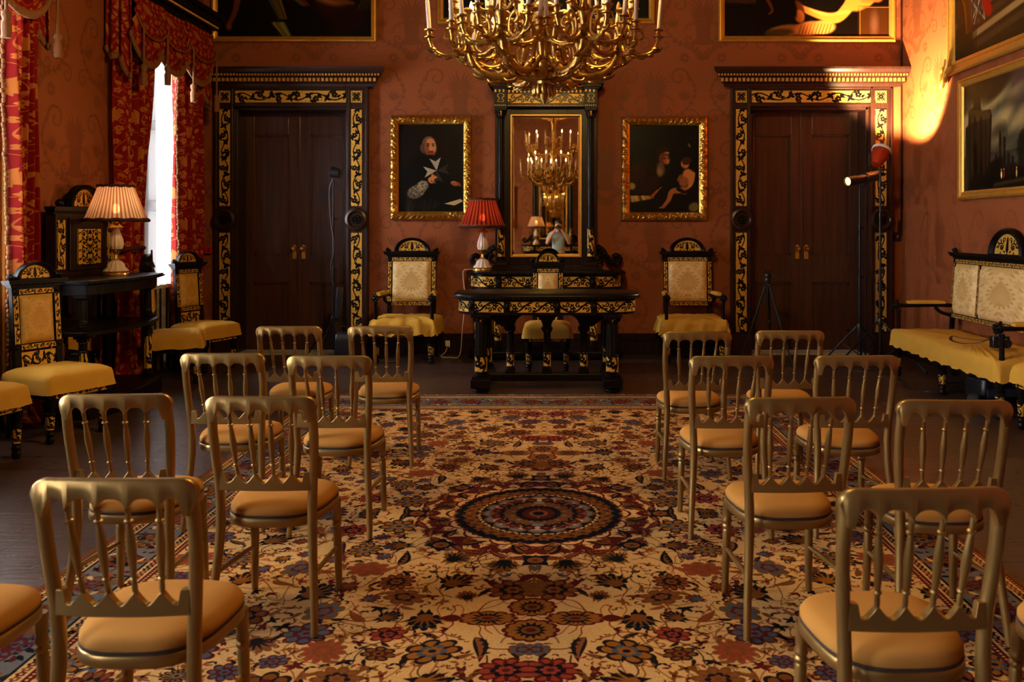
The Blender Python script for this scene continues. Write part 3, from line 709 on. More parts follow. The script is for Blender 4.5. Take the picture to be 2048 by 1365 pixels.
# ------------------------------------------------------------------ materials
class NT:
    def __init__(s, name):
        s.m = bpy.data.materials.new(name); s.m.use_nodes = True
        s.t = s.m.node_tree; s.n = s.t.nodes; s.b = s.n['Principled BSDF']; s.out = s.n['Material Output']
    def node(s, kind, **kw):
        q = s.n.new(kind)
        for k, v in kw.items():
            if hasattr(q, k): setattr(q, k, v)
            else: q.inputs[k].default_value = v
        return q
    def link(s, a, b): s.t.links.new(a, b)
    def set(s, **kw):
        for k, v in kw.items():
            k = k.replace('_', ' ')
            if isinstance(v, tuple) and len(v) == 3: v = (*v, 1)
            s.b.inputs[k].default_value = v
        return s
    def coords(s, kind='UV', scale=(1, 1, 1), rot=(0, 0, 0)):
        tc = s.node('ShaderNodeTexCoord'); mp = s.node('ShaderNodeMapping')
        mp.inputs['Scale'].default_value = scale; mp.inputs['Rotation'].default_value = rot
        s.link(tc.outputs[kind], mp.inputs[0]); return mp.outputs[0]
    def noise(s, co, scale, detail=3, rough=.5, dist=0):
        q = s.node('ShaderNodeTexNoise'); q.inputs['Scale'].default_value = scale; q.inputs['Detail'].default_value = detail
        q.inputs['Roughness'].default_value = rough; q.inputs['Distortion'].default_value = dist
        s.link(co, q.inputs['Vector']); return q.outputs[0]
    def ramp(s, fac, stops):
        q = s.node('ShaderNodeValToRGB'); e = q.color_ramp.elements
        while len(e) < len(stops): e.new(.5)
        for i, (p, c) in enumerate(stops):
            e[i].position = p; e[i].color = (*c, 1) if len(c) == 3 else c
        s.link(fac, q.inputs[0]); return q.outputs[0]
    def mix(s, fac, a, b, mode='MIX'):
        q = s.node('ShaderNodeMix', data_type='RGBA', blend_type=mode)
        if isinstance(fac, (int, float)): q.inputs[0].default_value = fac
        else: s.link(fac, q.inputs[0])
        for i, v in ((6, a), (7, b)):
            if isinstance(v, tuple): q.inputs[i].default_value = (*v, 1)
            else: s.link(v, q.inputs[i])
        return q.outputs[2]
    def rng(s, fac, a, b):
        q = s.node('ShaderNodeMapRange'); q.inputs[3].default_value = a; q.inputs[4].default_value = b
        s.link(fac, q.inputs[0]); return q.outputs[0]
    def img(s, im, co, interp='Linear'):
        q = s.node('ShaderNodeTexImage', image=im, interpolation=interp); s.link(co, q.inputs[0]); return q.outputs[0]
    def bump(s, h, strength, dist=.01):
        q = s.node('ShaderNodeBump'); q.inputs['Strength'].default_value = strength; q.inputs['Distance'].default_value = dist
        s.link(h, q.inputs['Height']); s.link(q.outputs[0], s.b.inputs['Normal']); return q
    def to(s, sock, inp): s.link(sock, s.b.inputs[inp])

def simple(name, col, rough=.5, metal=0, nscale=0, namt=.25, bump=0, coat=0, co='Object', spec=.5):
    t = NT(name).set(Base_Color=col, Roughness=rough, Metallic=metal, Specular_IOR_Level=spec)
    if coat: t.set(Coat_Weight=coat, Coat_Roughness=.12)
    if nscale:
        c = t.coords(co); n = t.noise(c, nscale, 4)
        t.to(t.mix(n, tuple(v*(1-namt) for v in col), tuple(min(1, v*(1+namt)) for v in col)), 'Base Color')
        if bump: t.bump(n, bump, .004)
    return t.m
def wood(name, c0, c1, rough, scale=(18, 18, 1.2), coat=.3, spec=.35, crough=.15):
    t = NT(name); c = t.coords('Object', scale); n = t.noise(c, 2.2, 5, .55, .3)
    t.to(t.ramp(n, [(.25, c0), (.75, c1)]), 'Base Color')
    n2 = t.noise(t.coords('Object', (3, 3, 3)), 1.5, 4)
    t.to(t.rng(n2, rough*.75, rough*1.35), 'Roughness'); t.set(Coat_Weight=coat, Coat_Roughness=crough, Specular_IOR_Level=spec); t.bump(n, .03, .002)
    return t.m
def inlay(name, im, gold=srgb(214, 164, 72), sx=1, sy=1, rough=.42):
    t = NT(name); m = t.img(im, t.coords('UV', (sx, sy, 1)))
    n = t.noise(t.coords('Object'), 30, 3)
    g = t.mix(n, tuple(v*.8 for v in gold), tuple(min(1, v*1.15) for v in gold))
    t.to(t.mix(m, (.006, .0045, .005), g), 'Base Color')
    t.to(t.rng(m, .28, rough), 'Roughness')
    t.to(t.rng(m, 0, .25), 'Metallic'); t.set(Specular_IOR_Level=.15)
    inv = t.node('ShaderNodeInvert'); t.link(m, inv.inputs[1]); t.bump(inv.outputs[0], .6, .006)
    return t.m
def damask(name, im, ground, fig, sx, sy, r0=.62, r1=.42, spec=.3, weave=420):
    t = NT(name); m = t.img(im, t.coords('UV', (sx, sy, 1)))
    n = t.noise(t.coords('UV', (1, 1, 1)), weave, 1)
    c = t.mix(m, ground, fig)
    big = t.noise(t.coords('Object'), 1.1, 3)
    c = t.mix(t.rng(big, 0, .35), c, tuple(v*.6 for v in ground))
    t.to(c, 'Base Color'); t.to(t.rng(m, r0, r1), 'Roughness'); t.set(Specular_IOR_Level=spec)
    t.bump(n, .15, .002)
    return t.m

IM = {}
def I(key, pic):
    IM[key] = pic.image(key, data=pic_data.get(key, True)); return IM[key]
pic_data = {k: False for k in ('carpet',)}
strip = pat_inlay(130, 1170, 6, 2)
I('vine', strip)
hstrip = Pic(1170, 130); hstrip.a = np.ascontiguousarray(strip.a.transpose(1, 0, 2)); I('vine_level', hstrip)
I('frieze', pat_frieze()); I('arabesque', pat_panel(240, 300)); I('fan', pat_fan()); I('square', pat_tile()); I('keyhole', pat_keyhole())
I('wall_figure', pat_wall()); I('drape_figure', pat_curtain()); I('seat_figure', pat_seat())
I('carpet', pat_carpet())

M_ = {}
M_['ebony'] = wood('ebonised_wood', (.0035, .0025, .0025), (.010, .006, .005), .32, coat=0, spec=.12)
M_['rosewood'] = wood('dark_rosewood', (.008, .0035, .003), (.026, .010, .007), .32, coat=0, spec=.18)
M_['door'] = wood('mahogany', (.036, .0125, .008), (.085, .030, .018), .45, (9, 9, .5), .3, spec=.2, crough=.22)
M_['trim'] = wood('stained_trim', (.016, .005, .0035), (.042, .014, .008), .3, coat=0)
M_['vine'] = inlay('gilt_vine_inlay', IM['vine'])
M_['vine_level'] = inlay('gilt_vine_frieze', IM['vine_level'])
M_['frieze'] = inlay('gilt_scroll_frieze', IM['frieze'])
M_['arabesque'] = inlay('gilt_arabesque', IM['arabesque'], srgb(200, 148, 46))
M_['fan'] = inlay('gilt_fan', IM['fan']); M_['square'] = inlay('gilt_square', IM['square']); M_['keyhole'] = inlay('gilt_keyhole', IM['keyhole'])
M_['band'] = inlay('gilt_band', IM['vine'], sx=2.0, sy=.28)
M_['dot'] = simple('gilt_beads', srgb(206, 150, 70), .4, .3)
WALLC = srgb(138, 54, 36)
M_['wall'] = damask('red_damask_wall', IM['wall_figure'], (.30, .080, .024), (.205, .053, .017), .86, .573, .66, .5, .25, 300)
M_['drape'] = damask('red_gold_drape', IM['drape_figure'], srgb(128, 15, 13), srgb(184, 104, 38), 2.2, 1.45, .7, .5, .1)
M_['velvet'] = simple('crimson_lining', srgb(96, 12, 24), .7)
M_['cream'] = damask('cream_damask', IM['seat_figure'], srgb(206, 160, 92), srgb(236, 202, 142), 1, 1, .55, .38, .4, 260)
M_['amber'] = damask('amber_damask', IM['seat_figure'], srgb(196, 146, 66), srgb(212, 168, 88), 1, 1, .5, .42, .4, 260)
M_['cover'] = simple('yellow_cotton', (.56, .30, .045), .85, 0, 7, .12, .12, spec=.08)
M_['tan'] = simple('tan_cushion', (.44, .195, .042), .9, 0, 5, .16, .05, spec=.08)
M_['welt'] = simple('brown_welt', srgb(58, 38, 28), .9)
M_['goldpaint'] = simple('gold_paint', (.32, .185, .055), .36, .75, 3, .12, 0)
M_['gilt'] = simple('gilt_carving', (.72, .38, .07), .28, .9, 60, .35, .4)
M_['gilt_plain'] = simple('gilt_moulding', srgb(214, 158, 66), .38, .6, 20, .2, .05)
M_['bronze'] = simple('gilt_bronze', (.42, .215, .045), .33, .92, 42, .45, .7)
M_['brass'] = simple('brass', srgb(214, 164, 74), .25, .9)
M_['ivory'] = simple('ivory_candle', srgb(236, 206, 180), .5)
M_['milk'] = NT('milk_glass').set(Base_Color=srgb(226, 204, 196), Roughness=.18, Subsurface_Weight=.3, Coat_Weight=.5).m
M_['fringe'] = simple('dark_fringe', srgb(62, 18, 14), .9, 0, 90, .5, .6)
M_['rope'] = simple('gold_rope', srgb(124, 76, 34), .7, 0, 120, .5, .6)
M_['black'] = simple('black_plastic', (.008, .008, .01), .35)
M_['steel'] = simple('black_tube', (.016, .018, .024), .28, .6)
M_['chrome'] = simple('grey_metal', (.4, .42, .46), .25, 1)
M_['white'] = simple('white_plastic', (.7, .68, .64), .4)
M_['paint'] = simple('pale_paint', srgb(214, 206, 200), .5); M_['shutter'] = simple('grey_shutter_paint', srgb(120, 114, 112), .5)
M_['redplastic'] = simple('red_plastic', srgb(170, 24, 20), .4)
M_['orange'] = simple('orange_can', srgb(196, 62, 30), .35, .4)
M_['stone'] = simple('pale_stone', srgb(176, 170, 160), .45, 0, 8, .15, .05)
M_['ceiling'] = simple('ceiling_timber', srgb(62, 38, 24), .7)
M_['skin'] = NT('skin').set(Base_Color=srgb(206, 150, 122), Roughness=.5, Subsurface_Weight=.1).m
M_['shirt'] = simple('blue_shirt', srgb(150, 172, 204), .8); M_['jeans'] = simple('dark_trousers', srgb(44, 46, 58), .9); M_['hair'] = simple('dark_hair', srgb(30, 22, 18), .6)

def emis(name, col, s):
    t = NT(name); t.set(Base_Color=col, Emission_Color=col, Emission_Strength=s, Roughness=.3); return t.m
M_['bulb'] = emis('lit_bulb', (1.0, .70, .30), 12)
M_['bulb_off'] = NT('clear_bulb').set(Base_Color=srgb(236, 190, 120), Roughness=.1, Transmission_Weight=.5).m
M_['lens'] = emis('spot_lens', (1.0, .66, .3), 2.0)
def mirror():
    t = NT('mirror_glass'); t.set(Base_Color=(.84, .72, .46), Metallic=1.0, Roughness=.015); return t.m
M_['mirror'] = mirror()
def pane():
    t = NT('window_glass'); a = t.node('ShaderNodeBsdfTransparent'); g = t.node('ShaderNodeBsdfGlossy', Roughness=.02)
    f = t.node('ShaderNodeFresnel', IOR=1.35); x = t.node('ShaderNodeMixShader')
    t.link(f.outputs[0], x.inputs[0]); t.link(a.outputs[0], x.inputs[1]); t.link(g.outputs[0], x.inputs[2]); t.link(x.outputs[0], t.out.inputs[0]); return t.m
M_['pane'] = pane()
def cloth_through(name, col, see, trans, pattern=None):
    t = NT(name); a = t.node('ShaderNodeBsdfTransparent'); d = t.node('ShaderNodeBsdfDiffuse'); l = t.node('ShaderNodeBsdfTranslucent')
    for q in (d, l): q.inputs[0].default_value = (*col, 1)
    x = t.node('ShaderNodeMixShader'); x.inputs[0].default_value = trans; t.link(d.outputs[0], x.inputs[1]); t.link(l.outputs[0], x.inputs[2])
    y = t.node('ShaderNodeMixShader'); y.inputs[0].default_value = see
    if pattern:
        m = t.img(pattern, t.coords('UV', (3, 2, 1))); t.link(t.rng(m, see, see*.4), y.inputs[0])
    t.link(x.outputs[0], y.inputs[1]); t.link(a.outputs[0], y.inputs[2]); t.link(y.outputs[0], t.out.inputs[0]); return t.m
M_['sheer'] = cloth_through('sheer_net', (.86, .85, .84), .34, .6, IM['drape_figure'])
def shade(name, c0, c1, n, trans):
    t = NT(name); u = t.coords('UV', (n, 1, 1)); w = t.node('ShaderNodeTexWave', wave_type='BANDS', bands_direction='X'); w.inputs['Scale'].default_value = .318
    w.inputs['Distortion'].default_value = 1.5; t.link(u, w.inputs[0])
    c = t.mix(w.outputs[0], c0, c1)
    d = t.node('ShaderNodeBsdfDiffuse'); l = t.node('ShaderNodeBsdfTranslucent'); t.link(c, d.inputs[0]); t.link(c, l.inputs[0])
    x = t.node('ShaderNodeMixShader'); x.inputs[0].default_value = trans
    t.link(d.outputs[0], x.inputs[1]); t.link(l.outputs[0], x.inputs[2])
    a = t.node('ShaderNodeBsdfTransparent'); t.link(c, a.inputs[0]); y = t.node('ShaderNodeMixShader'); y.inputs[0].default_value = .12
    t.link(x.outputs[0], y.inputs[1]); t.link(a.outputs[0], y.inputs[2]); t.link(y.outputs[0], t.out.inputs[0]); return t.m
M_['shade_pale'] = shade('striped_pale_silk', srgb(172, 92, 68), srgb(244, 214, 176), 44, .5)
M_['shade_red'] = shade('crimson_silk', srgb(104, 12, 22), srgb(190, 78, 48), 30, .5)
def carpet():
    t = NT('wool_carpet'); co = t.coords('UV'); m = t.img(IM['carpet'], co); n = t.noise(t.coords('Object'), 260, 2)
    t.to(m, 'Base Color'); t.set(Roughness=.95, Specular_IOR_Level=.1); t.bump(n, .35, .004); return t.m
M_['carpet'] = carpet()
def floor():
    t = NT('oak_floor'); co = t.coords('UV', (1, 1, 1), (0, 0, 0))
    b = t.node('ShaderNodeTexBrick', offset=.5, squash=1); b.inputs['Scale'].default_value = 1; b.inputs['Mortar Size'].default_value = .006
    b.inputs['Brick Width'].default_value = 1.3; b.inputs['Row Height'].default_value = .30
    b.inputs['Color1'].default_value = (.060, .030, .022, 1); b.inputs['Color2'].default_value = (.034, .018, .014, 1); b.inputs['Mortar'].default_value = (.003, .002, .002, 1)
    t.link(co, b.inputs[0])
    n = t.noise(t.coords('UV', (1.5, 16, 1)), 1.6, 6, .65, .8)
    s = t.noise(t.coords('UV', (3, 3, 1)), 2.5, 8, .75, 1.5)
    c = t.mix(n, b.outputs[0], (.085, .046, .034), 'MIX'); c = t.mix(t.rng(s, -.3, .9), b.outputs[0], c)
    t.to(c, 'Base Color'); t.to(t.rng(s, .14, .50), 'Roughness'); t.set(Specular_IOR_Level=.55)
    q = t.node('ShaderNodeMath', operation='MULTIPLY_ADD'); t.link(b.outputs[1], q.inputs[0]); q.inputs[1].default_value = -3.0; t.link(n, q.inputs[2]); t.bump(q.outputs[0], .5, .006)
    return t.m
M_['floor'] = floor()
def painting(name, pic, rough=.36):
    t = NT(name); im = pic.image(name); m = t.img(im, t.coords('UV')); t.to(m, 'Base Color'); t.set(Roughness=rough, Specular_IOR_Level=.18)
    n = t.noise(t.coords('UV', (1, 1, 1)), 160, 2); t.bump(n, .12, .002); return t.m
# ------------------------------------------------------------------ the room
DL, DR = (-3.86, -2.50), (2.29, 3.72)       # door openings in the back wall
DT = 2.96
def wall_grid(name, u0, u1, holes, z1, place, mat):
    """wall slab with rectangular holes; place(u, z, d) gives the point, d = depth into the wall"""
    b = MB(); us = sorted({u0, u1, *[h[0] for h in holes], *[h[1] for h in holes]}); zs = sorted({0, z1, *[h[2] for h in holes], *[h[3] for h in holes]})
    inside = lambda u, z: any(h[0] < u < h[1] and h[2] < z < h[3] for h in holes)
    for i in range(len(us)-1):
        for j in range(len(zs)-1):
            a, c, z0, zz = us[i], us[i+1], zs[j], zs[j+1]
            if inside((a+c)/2, (z0+zz)/2): continue
            for d in (0, .5): b.quad(place(a, z0, d), place(c, z0, d), place(c, zz, d), place(a, zz, d))
            for (p, q, r_, s_, uu, vv) in ((a, z0, a, zz, a-.01, (z0+zz)/2), (c, z0, c, zz, c+.01, (z0+zz)/2), (a, z0, c, z0, (a+c)/2, z0-.01), (a, zz, c, zz, (a+c)/2, zz+.01)):
                if uu < u0 or uu > u1 or vv < 0 or vv > z1 or inside(uu, vv):
                    b.quad(place(p, q, 0), place(r_, s_, 0), place(r_, s_, .5), place(p, q, .5))
    o = struct(b.build(name, mat, smooth=0)); return o
WZ0, WZ1 = .90, 3.55
wall_grid('wall_back', XL-.5, XR+.5, [(DL[0], DL[1], 0, DT), (DR[0], DR[1], 0, DT)], ZC, lambda u, z, d: (u, YB+d, z), M_['wall'])
wall_grid('wall_left', YF, YB, [(y-.6, y+.6, WZ0, WZ1) for y in WIN_Y], ZC, lambda u, z, d: (XL-d, u, z), M_['wall'])
wall_grid('wall_right', YF, YB, [], ZC, lambda u, z, d: (XR+d, u, z), M_['wall'])
wall_grid('wall_front', XL-.5, XR+.5, [], ZC, lambda u, z, d: (u, YF-d, z), M_['wall'])
struct(MB().box(XL-.5, XR+.5, YF-.5, YB+.9, -.1, 0).build('floor', M_['floor'], smooth=0))
struct(MB().box(XL-.5, XR+.5, YF-.5, YB+.5, ZC, ZC+.1).build('ceiling', M_['ceiling'], smooth=0))

def skirting(name, segs):
    b = MB()
    for x0, y0, x1, y1, nx, ny in segs:
        for z0, z1, d in ((0, .17, .035), (.17, .21, .045), (.21, .25, .022)):
            b.box(min(x0, x1, x0+nx*d, x1+nx*d), max(x0, x1, x0+nx*d, x1+nx*d), min(y0, y1, y0+ny*d, y1+ny*d), max(y0, y1, y0+ny*d, y1+ny*d), z0, z1)
    return struct(b.build(name, M_['rosewood'], smooth=0))
skirting('baseboard_back', [(-2.25, YB, 2.06, YB, 0, -1), (3.98, YB, XR, YB, 0, -1)])
skirting('baseboard_left', [(XL, YF, XL, YB, 1, 0)])
skirting('baseboard_right', [(XR, YF, XR, YB, -1, 0)])

# door leaves
def make_door(name, x0, x1):
    root = bpy.data.objects.new(name, None); COL.objects.link(root); root.location = ((x0+x1)/2, YB+.33, 0); struct(root)
    hw = (x1-x0)/2
    for sd in (-1, 1):
        b = MB(); a0, a1 = (-hw, 0) if sd < 0 else (0, hw); st = .13
        rails = [(0.012, .24), (.84, 1.18), (2.66, DT-.005)]
        b.box(a0, a0+st, -.045, 0, .012, DT-.005); b.box(a1-st, a1, -.045, 0, .012, DT-.005)
        for z0, z1 in rails: b.box(a0+st, a1-st, -.045, 0, z0, z1)
        leaf = b.build('leaf', M_['door'], root, bevel=.004, smooth=0)
        pan = MB()
        for z0, z1 in ((.24, .84), (1.18, 2.66)):
            pan.box(a0+st, a1-st, -.016, -.002, z0, z1)
            for q in ((a0+st, a0+st+.02, z0, z1), (a1-st-.02, a1-st, z0, z1), (a0+st, a1-st, z0, z0+.02), (a0+st, a1-st, z1-.02, z1)): pan.box(q[0], q[1], -.036, -.016, q[2], q[3])
        pan.build('leaf_panel', M_['door'], leaf, smooth=0)
        if sd > 0: MB().box(-.018, .018, -.056, -.04, .012, DT-.005).build('meeting_stile', M_['door'], leaf, bevel=.005, smooth=0)
        hx = sd*.055; zc = 1.22
        pl = MB().prism([(hx-.026, zc-.09), (hx+.026, zc-.09), (hx+.026, zc-.02), (hx+.02, zc), (hx+.026, zc+.02), (hx+.026, zc+.07), (hx, zc+.095), (hx-.026, zc+.07), (hx-.026, zc+.02), (hx-.02, zc), (hx-.026, zc-.02)], -.055, -.045)
        pl.build('handle_plate', M_['brass'], leaf, bevel=.002)
        MB().at(T(hx, -.055, zc+.035, rx=pi/2)).lathe([(.012, 0), (.012, .025), (.026, .035), (.03, .048), (.022, .06), (.004, .064)], 16).build('door_knob', M_['brass'], leaf)
    return root
make_door('door_1', *DL); make_door('door_2', *DR)
for n, (x0, x1) in ((1, DL), (2, DR)):
    struct(MB().box(x0, x1, YB-.04, YB+.32, 0, .011).build('trim_%d' % n, M_['stone'], smooth=0))

# gilt inlaid door surrounds
def panel_quad(b, x0, x1, z0, z1, y, level=False, v0=0, v1=1):
    b.quad((x0, y, z0), (x1, y, z0), (x1, y, z1), (x0, y, z1), [(0, v0), (1, v0), (1, v1), (0, v1)] if not level else [(v0, 0), (v1, 0), (v1, 1), (v0, 1)])
def framed_inlay(name, mat, x0, x1, z0, z1, y, parent, uv='v', v0=0, v1=1, d=.008):
    """inlaid plaque: thin block whose face carries the inlay"""
    b = MB(); b.box(x0, x1, y-d*.9, y+.002, z0, z1)
    panel_quad(b, x0, x1, z0, z1, y-d, uv == 'h', v0, v1)
    return b.build(name, mat, parent, smooth=0)
def dentils(b, x0, x1, y0, y1, z0, z1, step, fill=.5):
    n = int((x1-x0)/step); st = (x1-x0)/n
    for i in range(n): b.box(x0+st*i, x0+st*(i+fill), y0, y1, z0, z1)
def surround(n, ox0, ox1, op, strips):
    root = bpy.data.objects.new('trim_%d' % n, None); COL.objects.link(root); root.location = (0, YB, 0); struct(root)
    b = MB()
    for a, c in ((ox0, op[0]), (op[1], ox1)):
        b.box(a, c, -.07, 0, 0, 3.19)
        for q in (a, c-.025): b.box(q, q+.025, -.09, -.07, .24, 3.19)
        b.box(a-.012, c+.012, -.10, 0, 0, .24)
    b.box(op[0], op[1], -.07, 0, DT, 3.19); b.box(op[0], op[1], -.09, -.07, DT, DT+.03); b.box(ox0, ox1, -.09, -.07, 3.17, 3.19)
    b.box(op[0]-.001, op[0]+.03, 0, .27, 0, DT); b.box(op[1]-.03, op[1]+.001, 0, .27, 0, DT); b.box(op[0], op[1], 0, .27, DT-.03, DT+.001)
    b.build('door_frame', M_['trim'], root, bevel=.003, smooth=0)
    for sx in strips:
        framed_inlay('inlay_strip', M_['vine'], sx-.068, sx+.068, 1.77, 2.93, -.072, root)
        framed_inlay('inlay_strip', M_['vine'], sx-.068, sx+.068, .27, 1.46, -.072, root, 'v', 1, 0)
        framed_inlay('corner_block', M_['square'], sx-.07, sx+.07, 3.0, 3.15, -.072, root)
        r = MB().at(T(sx, -.07, 1.615, rx=pi/2)); r.lathe([(.125, 0), (.135, .02), (.128, .045), (.10, .055), (.085, .04), (.078, .02), (.001, .02)], 28)
        ro = r.build('roundel', M_['trim'], root)
        f = MB().at(T(sx, -.09, 1.615, rx=pi/2))
        for i in range(8): f.ball(.042*cos(i*pi/4), .042*sin(i*pi/4), .012, .02, 1, 1, .7, 8)
        f.ball(0, 0, .015, .024, 1, 1, .9, 10); f.build('rosette', M_['ebony'], ro)
    framed_inlay('inlay_frieze', M_['vine_level'], strips[0]+.12, strips[1]-.12, 3.0, 3.15, -.072, root, 'h')
    c = MB()
    prof = [(.0, 3.19), (.10, 3.19), (.11, 3.225), (.15, 3.235), (.15, 3.29), (.205, 3.30), (.21, 3.33), (.245, 3.345), (.26, 3.375), (.265, 3.40), (0, 3.40)]
    L = lambda d: (max(ox0-d*.9, XL+.002), min(ox1+d*.9, XR-.002))
    rings = []
    for k in (0, 1):
        rings.append([(L(d)[k], -d, z) for d, z in prof])
    c.loft(rings); co = c.build('cornice', M_['trim'], root, smooth=0)
    g = MB(); a0, a1 = L(.15); dentils(g, a0, a1, -.172, -.15, 3.243, 3.283, .05, .55); g.build('dentil_row', M_['dot'], co, smooth=0)
    g = MB(); a0, a1 = L(.20); dentils(g, a0, a1, -.218, -.205, 3.303, 3.326, .036, .5); g.build('bead_row', M_['dot'], co, smooth=0)
    return root
surround(3, -4.075, -2.255, DL, (-3.955, -2.39)); surround(4, 2.065, 3.98, DR, (2.185, 3.845))

# windows
for i, y in enumerate(WIN_Y):
    root = bpy.data.objects.new('window_%d' % (i+1), None); COL.objects.link(root); root.location = (XL-.4, y, 0); struct(root)
    b = MB()
    for y0, y1 in ((-.6, -.53), (.53, .6), (-.035, .035)): b.box(-.03, .03, y0, y1, WZ0, WZ1)
    for z0, z1 in ((WZ0, WZ0+.08), (WZ1-.07, WZ1), (1.75, 1.79), (2.62, 2.67)): b.box(-.03, .03, -.6, .6, z0, z1)
    b.build('window_frame', M_['paint'], root, bevel=.004, smooth=0)
    MB().box(-.004, .004, -.56, .56, WZ0+.02, WZ1-.02).build('pane', M_['pane'], root, smooth=0)
    s = MB()
    for sd in (-1, 1):                       # folded shutters lining the reveal
        s.box(.06, .38, sd*.598-.012, sd*.598+.012 if sd < 0 else sd*.598, WZ0+.02, WZ1-.02)
        for z0, z1 in ((WZ0+.12, 1.7), (1.82, 2.6), (2.7, WZ1-.12)): s.box(.11, .33, min(sd*.585, sd*.572), max(sd*.585, sd*.572), z0, z1)
    s.build('shutter_lining', M_['shutter'], root, bevel=.005, smooth=0)
    MB().box(.03, .44, -.62, .62, WZ0-.03, WZ0+.012).build('window_sill', M_['paint'], root, bevel=.004, smooth=0)
    a = MB()
    for y0, y1 in ((-.70, -.61), (.61, .70)):
        a.box(.40, .44, y0, y1, .25, WZ1+.1); a.tube([(.455, (y0+y1)/2, .25), (.455, (y0+y1)/2, WZ1+.1)], .022, 8)
    a.box(.40, .44, -.70, .70, WZ1, WZ1+.1); a.build('gilt_architrave', M_['gilt_plain'], root, smooth=30)
    MB().box(.40, .425, -.61, .61, .25, WZ0-.03).build('apron_panel', M_['rosewood'], root, smooth=0)

# pipe and switch in the right corner
o = MB().tube(crv([(XR-.025, YB-.03, ZC-.02), (XR-.025, YB-.03, 1.75), (XR-.05, YB-.025, 1.6), (XR-.06, YB-.025, 1.46)], 6), .009, 6).build('conduit', M_['trim']); tag(o, 'thin painted conduit pipe running down the right back corner', 'pipe')
t = thing('wall_switch', 'small metal wall switch at the foot of the corner conduit', 'switch', (XR-.065, YB, 1.41))
MB().box(-.045, .045, -.012, 0, -.06, .05).build('switch_plate', M_['trim'], t, bevel=.004)
MB().box(-.012, .012, -.022, -.012, -.02, .02).build('toggle', M_['chrome'], t, bevel=.002)
t = thing('alarm_call_point', 'small red alarm box on the wall beside the left door', 'alarm', (XL+.07, YB, 1.25))
MB().box(-.045, .045, -.05, 0, -.045, .045).build('alarm_case', M_['redplastic'], t, bevel=.005)
MB().box(.0, .03, -.053, -.05, -.02, .02).build('alarm_window', M_['brass'], t)

# carpet
def carpet_mesh():
    x0, x1, y0, y1 = -2.17, 1.97, 1.33, 7.73
    b = MB(); b.grid(lambda u, v: (lerp(x0, x1, u), lerp(y0, y1, v), .0122+.0012*sin(u*23+v*9)*sin(v*31)), 40, 60)
    b.box(x0, x1, y0, y1, .001, .0095)
    o = b.build('carpet', M_['carpet'], smooth=60); tag(o, 'large cream floral carpet with central dark medallion on the wooden floor', 'carpet')
    f = MB(); r = random.Random(4)
    for y, s in ((y1, 1), (y0, -1)):
        n = 520
        for i in range(n):
            x = lerp(x0, x1, (i+.5)/n); L = r.uniform(.03, .06); dx = r.uniform(-.02, .02)
            f.tube([(x, y-s*.004, .006), (x+dx*.5, y+s*L*.5, .005+r.random()*.003), (x+dx, y+s*L, .003)], [.004, .0035, .002], 4)
    f.build('fringe', M_['paint'], o, smooth=60)['kind'] = 'stuff'
carpet_mesh()
